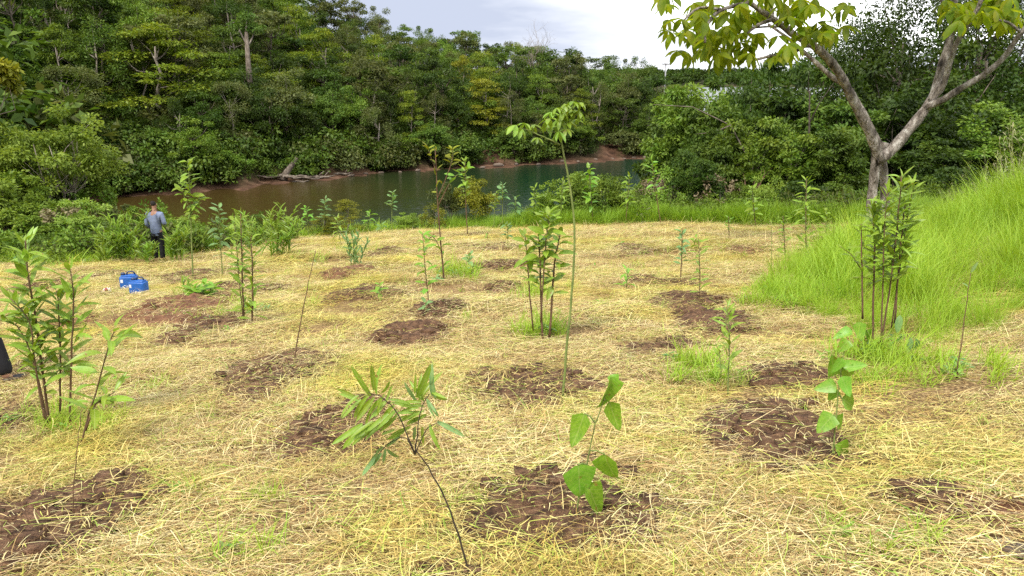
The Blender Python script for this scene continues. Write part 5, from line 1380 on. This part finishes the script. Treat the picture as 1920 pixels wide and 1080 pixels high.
plant('many_stemmed_bush', 'tall bush of many straight dark stems in front of the right grass bank', 'bush', (1640, 662),
      [[(1636, 665), (1638, 560), (1640, 450), (1636, 385)], [(1618, 592), (1616, 500), (1615, 420)], [(1652, 640), (1655, 540), (1658, 430), (1664, 360)], [(1650, 660), (1665, 560), (1680, 450), (1690, 330)], [(1678, 600), (1684, 520), (1690, 440), (1698, 370)], [(1672, 610), (1690, 480), (1712, 345)], [(1618, 505), (1600, 480), (1575, 462)]],
      [LV(0, .4, 1, 46, 33), LV(1, .3, 1, 12, 26), LV(2, .4, 1, 44, 32), LV(3, .4, 1, 60, 34), LV(4, .3, 1, 38, 32), LV(5, .4, 1, 44, 32), LV(6, .4, 1, 8, 22)], smat='stem_brown', rpx=[3.6, 3, 2.6, 3.2, 3, 2.4, 1.6], group=None, seed=15)
plant('narrow_sapling', 'single-stemmed sapling with upright leaves left of the green grass', 'sapling', (1365, 742), [[(1365, 742), (1366, 690), (1368, 640), (1364, 572)], [(1352, 700), (1350, 660), (1340, 640)]],
      [LV(0, .3, 1, 16, 34, el=.7), LV(1, .3, 1, 5, 30, el=.5)], rpx=[2.4, 1.4], seed=16)
S = [  # base, top, kind ... smaller saplings
 ((1275, 532), (1279, 428), 'oval', 'leaf_blue', 22, 15, .35, 2.0, 'dark-leaved slim sapling right of the tall thin one', 'stem_brown'),
 ((1312, 572), (1310, 448), 'lance', 'leaf_lime', 22, 22, .2, 1.8, 'slim sapling with whorled leaves beside the dark-leaved one', 'stem_brown'),
 ((1474, 500), (1468, 405), 'lance', 'leaf_lime', 22, 18, .25, 1.8, 'leftmost of the three slim saplings in front of the right thicket', 'stem_brown'),
 ((1512, 495), (1512, 335), 'lance', 'leaf_lime', 46, 22, .1, 2.2, 'tallest of the three slim saplings in front of the right thicket', 'stem_brown'),
 ((1546, 470), (1549, 395), 'oval', 'leaf_lime', 22, 16, .2, 1.8, 'rightmost of the three slim saplings in front of the right thicket', 'stem_green'),
 ((1447, 512), (1447, 415), 'lance', 'leaf_lime', 8, 10, .5, 1.1, 'very thin sparse sapling left of the three slim ones', 'stem_green'),
 ((1367, 452), (1366, 405), 'oval', 'leaf_heart', 10, 10, .4, 1.5, 'short far sapling before the grass strip on the right', 'stem_brown'),
 ((735, 440), (736, 360), 'oval', 'leaf_blue', 16, 13, .6, 1.2, 'slender edge sapling with a bluish leaf tuft over the water', 'stem_green'),
 ((943, 432), (942, 345), 'oval', 'leaf_blue', 18, 13, .65, 1.3, 'slender sapling with a pale tuft left of the shrubs', 'stem_green'),
 ((953, 470), (952, 415), 'oval', 'leaf_blue', 14, 13, .4, 1.0, 'small bluish seedling at the far end of the clearing', 'stem_green'),
 ((418, 520), (410, 382), 'oval', 'leaf_blue', 26, 18, .3, 1.5, 'loose bluish-leaved sapling by the water right of the tufted one', 'stem_green'),
 ((806, 585), (792, 438), 'oval', 'leaf_heart', 20, 20, .25, 1.6, 'thin sapling with scattered bright leaves left of the spindly one', 'stem_brown'),
 ((1175, 548), (1176, 505), 'lance', 'leaf_heart', 12, 20, .15, 1.4, 'low fern-like seedling right of the tall thin sapling', 'stem_green'),
 ((712, 562), (712, 532), 'oval', 'leaf_heart', 9, 18, .3, 1.3, 'low bright seedling on the long narrow soil patch', 'stem_green'),
 ((880, 505), (881, 478), 'oval', 'leaf_blue', 9, 15, .3, 1.2, 'small bluish seedling right of the spindly sapling', 'stem_green'),
 ((800, 590), (798, 565), 'oval', 'leaf_blue', 9, 15, .2, 1.2, 'bluish seedling in the soil patch at the middle', 'stem_green'),
 ((393, 610), (393, 594), 'oval', 'leaf_blue', 7, 15, .2, 1.2, 'small bluish sprout in the dark patch on the left', 'stem_green'),
 ((1165, 470), (1163, 455), 'oval', 'leaf_heart', 6, 12, .2, 1.8, 'stubby seedling on the small far soil patch', 'stem_brown'),
 ((915, 452), (915, 434), 'lance', 'leaf_heart', 6, 10, .2, 1.6, 'stubby far seedling left of the bluish one', 'stem_brown'),
 ((718, 436), (714, 422), 'oval', 'leaf_blue', 5, 14, .3, 1.5, 'short broad-leaved seedling at the water edge', 'stem_green'),
 ((1300, 470), (1306, 445), 'oval', 'leaf_heart', 5, 15, .5, 1.2, 'two-leaved far seedling right of the dark-leaved sapling', 'stem_green'),
 ((578, 448), (574, 388), 'oval', 'leaf_heart', 14, 13, .5, 1.1, 'thin seedling over the water left of the lime feathery shrubs', 'stem_green'),
 ((602, 446), (610, 372), 'oval', 'leaf_blue', 16, 13, .5, 1.1, 'thin leaning seedling over the water beside the lime feathery shrubs', 'stem_green'),
 ((690, 442), (694, 398), 'oval', 'leaf_heart', 12, 13, .4, 1.1, 'short bright seedling right of the layered lime shrub', 'stem_green'),
 ((877, 446), (872, 300), 'oval', 'leaf_lime', 30, 15, .5, 1.6, 'tall thin sapling standing in front of the yellow-green shrub', 'stem_brown'),
 ((926, 432), (929, 362), 'oval', 'leaf_lime', 14, 13, .5, 1.1, 'thin sapling just left of the pale-tufted one', 'stem_green'),
 ((968, 430), (966, 372), 'oval', 'leaf_blue', 14, 14, .5, 1.1, 'thin pale sapling just right of the pale-tufted one', 'stem_green'),
 ((1000, 428), (1003, 352), 'oval', 'leaf_lime', 20, 15, .4, 1.2, 'light green sapling against the water left of the four-stemmed bush top', 'stem_green'),
 ((1052, 424), (1056, 338), 'lance', 'leaf_lime', 24, 16, .4, 1.3, 'light green sapling close left of the tall thin stem', 'stem_green'),
 ((1112, 424), (1104, 312), 'oval', 'leaf_heart', 30, 16, .35, 1.4, 'upright bright sapling right of the tall thin stem', 'stem_brown'),
 ((1172, 424), (1180, 330), 'oval', 'leaf_lime', 24, 15, .4, 1.3, 'airy sapling on the lake edge above the low fern seedling', 'stem_brown'),
 ((1240, 424), (1222, 300), 'oval', 'leaf_heart', 22, 16, .45, 1.4, 'leaning airy sapling before the water gap', 'stem_brown'),
 ((1418, 428), (1410, 350), 'oval', 'leaf_lime', 22, 15, .3, 1.3, 'bright sapling before the foot of the thicket', 'stem_brown'),
 ((640, 462), (632, 405), 'lance', 'leaf_lime', 18, 15, .3, 1.1, 'light seedling behind the pale grassy bush', 'stem_green'),
 ((540, 470), (532, 395), 'lance', 'leaf_lime', 22, 16, .3, 1.2, 'slim light seedling at the water right of the arching weeds', 'stem_green'),
 ((432, 486), (440, 405), 'oval', 'leaf_lime', 20, 15, .4, 1.2, 'slim seedling left of the twin-stemmed sapling by the water', 'stem_green'),
 ((1470, 460), (1465, 425), 'oval', 'leaf_lime', 8, 12, .4, 1.0, 'faint far sapling before the grass strip', 'stem_green'),
]
for i, (b, tpx, shp, mt, n, sz, t0, r, lab, sm) in enumerate(S):
    mid = ((b[0] + tpx[0]) / 2 + rnd.uniform(-2, 2), (b[1] + tpx[1]) / 2)
    plant('seedling' if b[1] - tpx[1] < 60 else 'slim_sapling', lab, 'sapling', b, [[b, mid, tpx]], [LV(0, t0, 1, n, sz, shape=shp, mat=mt, el=.25)], smat=sm, rpx=r, seed=30 + i, parts=sz >= 15)
plant('spindly_sapling', 'spindly dark-stemmed sapling with twiggy top in the middle left of the clearing', 'sapling', (833, 532),
      [[(833, 532), (829, 480), (824, 430), (820, 370), (816, 280)], [(820, 370), (838, 330), (850, 296), (848, 280)], [(821, 385), (846, 335), (880, 316)], [(829, 470), (812, 440), (798, 455)], [(818, 320), (808, 295), (800, 272)]],
      [LV(0, .75, 1, 8, 15, shape='oval', mat='leaf_yellow'), LV(1, .5, 1, 12, 17, shape='oval', mat='leaf_yellow'), LV(2, .4, 1, 12, 17, shape='oval', mat='leaf_heart'), LV(3, .3, 1, 8, 18, shape='oval', mat='leaf_heart'), LV(4, .5, 1, 5, 15, shape='oval', mat='leaf_yellow'), LV(0, .1, .35, 7, 18, shape='oval', mat='leaf_heart')],
      smat='stem_brown', rpx=[2.8, 1.5, 1.5, 1.3, 1.2], seed=60)
plant('low_shrub', 'low bright leafy shrub beside the reddish soil patch on the left', 'shrub', (378, 566), [[(378, 566), (380, 550), (384, 534)], [(378, 566), (368, 548), (362, 538)], [(378, 566), (392, 548), (402, 538)]],
      [LV(k, .2, 1, 11, 22, shape='oval', mat='leaf_heart', el=.4) for k in range(3)], rpx=1.5, seed=61)
plant('grassy_bush', 'pale narrow-leaved bush standing alone at the left of the middle', 'bush', (665, 506), [[(660, 506), (655, 470), (648, 445)], [(666, 506), (668, 470), (672, 438)], [(670, 506), (680, 475), (690, 455)], [(662, 506), (664, 470), (660, 440)]],
      [LV(k, .15, 1, 14, 16, mat='leaf_blue' if k % 2 else 'leaf_yellow', el=.9) for k in range(4)], rpx=1.2, seed=62, parts=False)
plant('short_sprout', 'pale narrow-leaved sprout at the foot of the pale sapling on the right', 'sapling', (1358, 630), [[(1358, 630), (1362, 600), (1364, 575)]], [LV(0, .2, 1, 7, 24, el=.9)], rpx=1.3, seed=63)
plant('low_shrub', 'fresh low shoots behind the bright shrub on the left', 'shrub', (348, 556), [[(348, 556), (346, 540), (343, 528)], [(350, 556), (354, 540), (357, 530)]], [LV(k, .1, 1, 8, 18, el=.8) for k in range(2)], rpx=1.2, seed=64)

# tall weeds with long leaf sprays
def weed_clump(px, py, top, w, n, label, seed, mat='leaf_lime'):
    B = ghit(px, py); ppm = FPX / depth(B); rg = np.random.default_rng(seed)
    t = thing('tall_weed', B, label, 'weeds', 'clumps of tall weeds at the edge of the clearing')
    for i in range(n):
        hx = px + rg.uniform(-.5, .5) * w; ht = top + rg.uniform(0, .45) * (py - top)
        b = np.array([rg.normal() * .12 * w / ppm, rg.normal() * .15, -.02]); e = on_plane_y(hx, ht, B[1]) - B + np.array([0, rg.normal() * .3, 0])
        mid = (b + e) / 2 + np.array([-(e[0] - b[0]) * .18, 0, .04])
        mb = MB(); mb.tube([b, mid, e], [.012, .009, .004], 5)
        for k in range(20):
            u = rg.uniform(.15, 1); p = (1 - u) ** 2 * b + 2 * u * (1 - u) * mid + u * u * e
            a = rg.uniform(0, 6.28); d = np.array([math.cos(a) * .5, math.sin(a) * .5, rg.uniform(.3, 1.3)])
            put(mb, L_LANCE, p, d, (0, -.3, 1), rg.uniform(.14, .30), .55)
        obj('shoot', mb.mesh('shoot', M[mat], False), t)
for a in [(238, 496, 396, 110, 24, 'tall lime-green weeds left of the person', 1), (335, 492, 425, 60, 12, 'lime-green weeds at the right leg of the person', 2), (278, 499, 452, 44, 6, 'short weeds in front of the legs of the person', 3),
          (520, 486, 385, 95, 16, 'spray of tall arching weeds at the water edge left of the lime shrubs', 4), (480, 470, 400, 60, 9, 'arching weeds behind the two-stemmed sapling', 5), (205, 498, 440, 60, 9, 'weeds at the left foot of the bank', 6), (390, 478, 440, 50, 8, 'low weeds at the water right of the tufted sapling', 7), (560, 452, 410, 60, 8, 'low weeds left of the lime feathery shrub', 8)]:
    weed_clump(*a)

# ------------------------------------------------------------------ jugs, litter
M['jug_blue'] = plain_mat('jug_blue', (.012, .095, .36), .38, .5)
M['jug_dark'] = plain_mat('jug_dark', (.006, .02, .07), .45, .5)
M['jug_print'] = plain_mat('jug_print', (.62, .66, .72), .6)
def bev(mb, name, mat, w=.02, seg=3):
    me = mb.mesh(name, mat)
    import bmesh
    bm = bmesh.new(); bm.from_mesh(me); bmesh.ops.bevel(bm, geom=list(bm.edges), offset=w, segments=seg, profile=.6, affect='EDGES'); bm.to_mesh(me); bm.free()
    me.polygons.foreach_set('use_smooth', [True] * len(me.polygons)); return me
def jug(px, py, rz, label):
    B = ghit(px, py); s = 30 / (FPX / depth(B))          # body width
    t = thing('blue_jug', B, label, 'jug', 'blue jugs standing on the straw', rz)
    mb = MB(); mb.box((0, 0, s * .44), (s, s * .62, s * .86)); obj('body', bev(mb, 'body', M['jug_blue'], s * .09), t)
    mb = MB(); mb.box((0, 0, s * .90), (s * .86, s * .50, s * .12)); obj('shoulder', bev(mb, 'shoulder', M['jug_blue'], s * .05), t)
    mb = MB(); mb.tube([(-s * .30, 0, s * .93), (-s * .30, 0, s * 1.02), (-s * .30, 0, s * 1.10)], [s * .14, s * .14, s * .12], 16); obj('cap', mb.mesh('cap', M['jug_dark']), t)
    mb = MB(); mb.tube([(-s * .08, 0, s * .93), (-s * .06, 0, s * 1.09), (s * .04, 0, s * 1.15), (s * .26, 0, s * 1.15), (s * .36, 0, s * 1.08), (s * .38, 0, s * .92)], s * .045, 8); obj('handle', mb.mesh('handle', M['jug_dark']), t)
    rg = np.random.default_rng(px); mb = MB()
    for k in range(9):
        x = -.32 * s + rg.uniform(0, .6) * s; z = s * rg.uniform(.12, .36)
        mb.box((x, -s * .312, z), (s * rg.uniform(.05, .13), .004, s * rg.uniform(.03, .07)))
    mb.box((-s * .36, -s * .312, s * .62), (s * .14, .004, s * .2))
    obj('print', mb.mesh('print', M['jug_print'], False), t)
jug(244, 543, .25, 'blue plastic jug standing behind the other one on the straw')
jug(262, 553, -.12, 'blue plastic jug with white print standing in front of the other one')
B = ghit(200, 550); s = 24 / (FPX / depth(B))
t = thing('plastic_litter', B, 'crumpled white plastic bag with a dark red cap lying left of the blue jugs', 'litter')
rng = np.random.default_rng(77); mb = MB(); V = []
for a in range(5):
    for b in range(10):
        f = math.sin((a + .6) / 5 * math.pi / 2 + .25); an = b / 10 * 6.283; r = s * .5 * math.cos(a / 5 * 1.5) * (1 + rng.normal() * .22)
        V.append((r * math.cos(an), r * math.sin(an) * .7, s * .32 * (a / 4) * (1 + rng.normal() * .25)))
mb.add(V, [(a * 10 + b, a * 10 + (b + 1) % 10, (a + 1) * 10 + (b + 1) % 10, (a + 1) * 10 + b) for a in range(4) for b in range(10)] + [tuple(range(40, 50))])
obj('bag', mb.mesh('bag', plain_mat('white_plastic', (.72, .66, .68), .4), False), t)
mb = MB(); mb.tube([(s * .08, -s * .15, s * .22), (s * .10, -s * .22, s * .38), (s * .10, -s * .24, s * .42)], [s * .13, s * .13, s * .10], 12); obj('cap', mb.mesh('cap', plain_mat('red_cap', (.22, .01, .02), .4)), t)

# ------------------------------------------------------------------ people
M['skin'] = plain_mat('skin', (.28, .15, .10), .55)
M['shirt'] = noise_mat('shirt', [(.3, (.10, .125, .20)), (.55, (.15, .185, .285)), (.8, (.20, .24, .35))], scale=4, bump=.5, bscale=6, bdist=.03)
M['trousers'] = noise_mat('trousers', [(.3, (.005, .005, .007)), (.8, (.014, .014, .018))], scale=6, bump=.4, bscale=8)
M['hair'] = noise_mat('hair', [(.3, (.008, .006, .005)), (.8, (.025, .02, .017))], scale=20, stretch=(1, 1, .3), bump=.6, bscale=60)
M['boot'] = plain_mat('boot', (.012, .011, .012), .5)
def skin_mesh(name, J, E, mat, sub=2):
    """J: joint -> (co, radius x, radius y); E: bones. One continuous skinned surface."""
    keys = list(J); me = bpy.data.meshes.new(name)
    me.from_pydata([J[k][0] for k in keys], [(keys.index(a), keys.index(b)) for a, b in E], [])
    o = bpy.data.objects.new(name, me); COL.objects.link(o)
    md = o.modifiers.new('skin', 'SKIN'); md.use_smooth_shade = True
    for i, k in enumerate(keys):
        sv = me.skin_vertices[0].data[i]; sv.radius = (J[k][1], J[k][2]); sv.use_root = (i == 0)
    ss = o.modifiers.new('sub', 'SUBSURF'); ss.levels = sub; ss.render_levels = sub
    dg = bpy.context.evaluated_depsgraph_get(); dg.update()
    m2 = bpy.data.meshes.new_from_object(o.evaluated_get(dg)); m2.name = name
    bpy.data.objects.remove(o); m2.materials.clear(); m2.materials.append(mat)
    m2.polygons.foreach_set('use_smooth', [True] * len(m2.polygons))
    return m2
def person(root, arms, spread=0.0):
    """faces +Y; 1.72 m tall"""
    q_ = lambda s: spread if s > 0 else 0.0
    J = {'pelvis': ((0, 0, .92), .13, .10), 'waist': ((0, 0, 1.06), .125, .09), 'chest': ((0, .0, 1.28), .15, .10), 'neck0': ((0, -.01, 1.43), .065, .06), 'neck': ((0, .005, 1.50), .052, .055), 'head0': ((0, .03, 1.57), .070, .085), 'head': ((0, .03, 1.655), .064, .075)}
    E = [('pelvis', 'waist'), ('waist', 'chest'), ('chest', 'neck0'), ('neck0', 'neck'), ('neck', 'head0'), ('head0', 'head')]
    for s, tagk in ((-1, 'l'), (1, 'r')):
        sh, el, wr, ha = arms[tagk]
        J.update({'sh' + tagk: (sh, .062, .06), 'el' + tagk: (el, .042, .042), 'wr' + tagk: (wr, .028, .024), 'ha' + tagk: (ha, .036, .018)})
        E += [('chest', 'sh' + tagk), ('sh' + tagk, 'el' + tagk), ('el' + tagk, 'wr' + tagk), ('wr' + tagk, 'ha' + tagk)]
        J.update({'hip' + tagk: ((s * .09, 0, .86), .085, .09), 'kn' + tagk: ((s * .10 + q_(s) * .45, .015, .48), .055, .06), 'an' + tagk: ((s * .105 + q_(s) * .95, -.02, .09), .036, .042), 'to' + tagk: ((s * .115 + q_(s) * 1.0, .10, .04), .036, .022)})
        E += [('pelvis', 'hip' + tagk), ('hip' + tagk, 'kn' + tagk), ('kn' + tagk, 'an' + tagk), ('an' + tagk, 'to' + tagk)]
    body = skin_mesh('body', J, E, M['skin'])
    # face, ears and fingers joined to the body
    mb = MB(); V = np.zeros(len(body.vertices) * 3, np.float32); body.vertices.foreach_get('co', V)
    mb.add(V.reshape(-1, 3), [tuple(p.vertices) for p in body.polygons])
    for s in (-1, 1):
        mb.tube([(s * .068, .02, 1.60), (s * .082, .01, 1.62), (s * .072, .012, 1.65)], [.014, .018, .010], 6)
    mb.tube([(0, .105, 1.64), (0, .130, 1.61), (0, .105, 1.595)], [.008, .014, .012], 6)
    for tagk in 'lr':
        sh, el, wr, ha = [np.array(q) for q in arms[tagk]]; d = norm(ha - wr); side = norm(np.cross(d, [0, 0, 1.]) + 1e-4); up = np.cross(side, d)
        for k, (o_, L) in enumerate(((-.026, .062), (-.009, .074), (.009, .070), (.025, .054))):
            b = ha + side * o_; mb.tube([b, b + d * L * .5 - up * .006, b + d * L * .95 - up * .024], [.0095, .0088, .006], 6)
        b = wr + (ha - wr) * .4 + side * .028; mb.tube([b, b + side * .022 + d * .025, b + side * .026 + d * .055], [.011, .010, .007], 6)
    obj('body', mb.mesh('body', M['skin']), root)
    T = {'p': ((0, 0, .95), .165, .125), 'w': ((0, 0, 1.10), .165, .115), 'c': ((0, -.01, 1.28), .19, .13), 'n': ((0, -.01, 1.42), .085, .075), 'n2': ((0, 0, 1.475), .062, .062), 'hem': ((0, 0, .74), .19, .145)}
    TE = [('p', 'w'), ('w', 'c'), ('c', 'n'), ('n', 'n2'), ('p', 'hem')]
    for tagk in 'lr':
        sh, el, wr, ha = [np.array(q) for q in arms[tagk]]
        T.update({'s' + tagk: (tuple(sh), .082, .078), 'm' + tagk: (tuple((sh + el) / 2), .068, .066), 'e' + tagk: (tuple(el), .058, .058), 'c' + tagk: (tuple(el + (wr - el) * .92), .046, .046)})
        TE += [('c', 's' + tagk), ('s' + tagk, 'm' + tagk), ('m' + tagk, 'e' + tagk), ('e' + tagk, 'c' + tagk)]
    obj('shirt', skin_mesh('shirt', T, TE, M['shirt']), root)
    Tr = {'p': ((0, 0, .93), .140, .115)}; TrE = []
    for s, k in ((-1, 'l'), (1, 'r')):
        Tr.update({'h' + k: ((s * .092, 0, .82), .098, .105), 'k' + k: ((s * .10 + q_(s) * .45, .015, .48), .076, .082), 'b' + k: ((s * .105 + q_(s) * .95, -.01, .10), .068, .075)}); TrE += [('p', 'h' + k), ('h' + k, 'k' + k), ('k' + k, 'b' + k)]
    obj('trousers', skin_mesh('trousers', Tr, TrE, M['trousers']), root)
    for s in (-1, 1):
        Bt = {'a': ((s * .105 + q_(s) * .95, -.02, .10), .055, .058), 'h': ((s * .105 + q_(s) * .97, -.03, .05), .056, .05), 'b': ((s * .112 + q_(s) * 1.12, .07, .048), .056, .044), 't': ((s * .116 + q_(s) * 1.28, .15, .04), .046, .034)}
        obj('shoe', skin_mesh('shoe', Bt, [('a', 'h'), ('h', 'b'), ('b', 't')], M['boot']), root)
    H = {'a': ((0, .02, 1.70), .084, .095), 'b': ((0, -.02, 1.66), .080, .072), 'c': ((0, -.045, 1.59), .062, .042)}
    obj('hair', skin_mesh('hair', H, [('a', 'b'), ('b', 'c')], M['hair']), root)
ARM = {'l': ((-.20, -.01, 1.36), (-.25, -.04, 1.08), (-.20, .14, .92), (-.17, .22, .90)), 'r': ((.20, -.01, 1.36), (.27, -.02, 1.10), (.17, .19, 1.08), (.10, .26, 1.08))}
B = ghit(300, 492); k = (492 - 374) / (FPX / depth(B)) / 1.76 / math.cos(R(3))
pr = thing('person', B, 'person in a blue-grey long-sleeved shirt and dark trousers seen from behind facing the lake', 'person', None, R(-6)); pr.scale = (k,) * 3
person(pr, ARM)
ARM2 = {'l': ((-.20, 0, 1.36), (-.24, -.02, 1.08), (-.22, .06, .84), (-.22, .08, .76)), 'r': ((.20, 0, 1.36), (.24, -.02, 1.08), (.22, .06, .84), (.22, .08, .76))}
B = ghit(-39, 722)
pr = thing('person', B, 'person cut off by the left edge with only a black trouser leg and boot showing', 'person', None, R(-4)); pr.scale = (1.02,) * 3
person(pr, ARM2, .21)
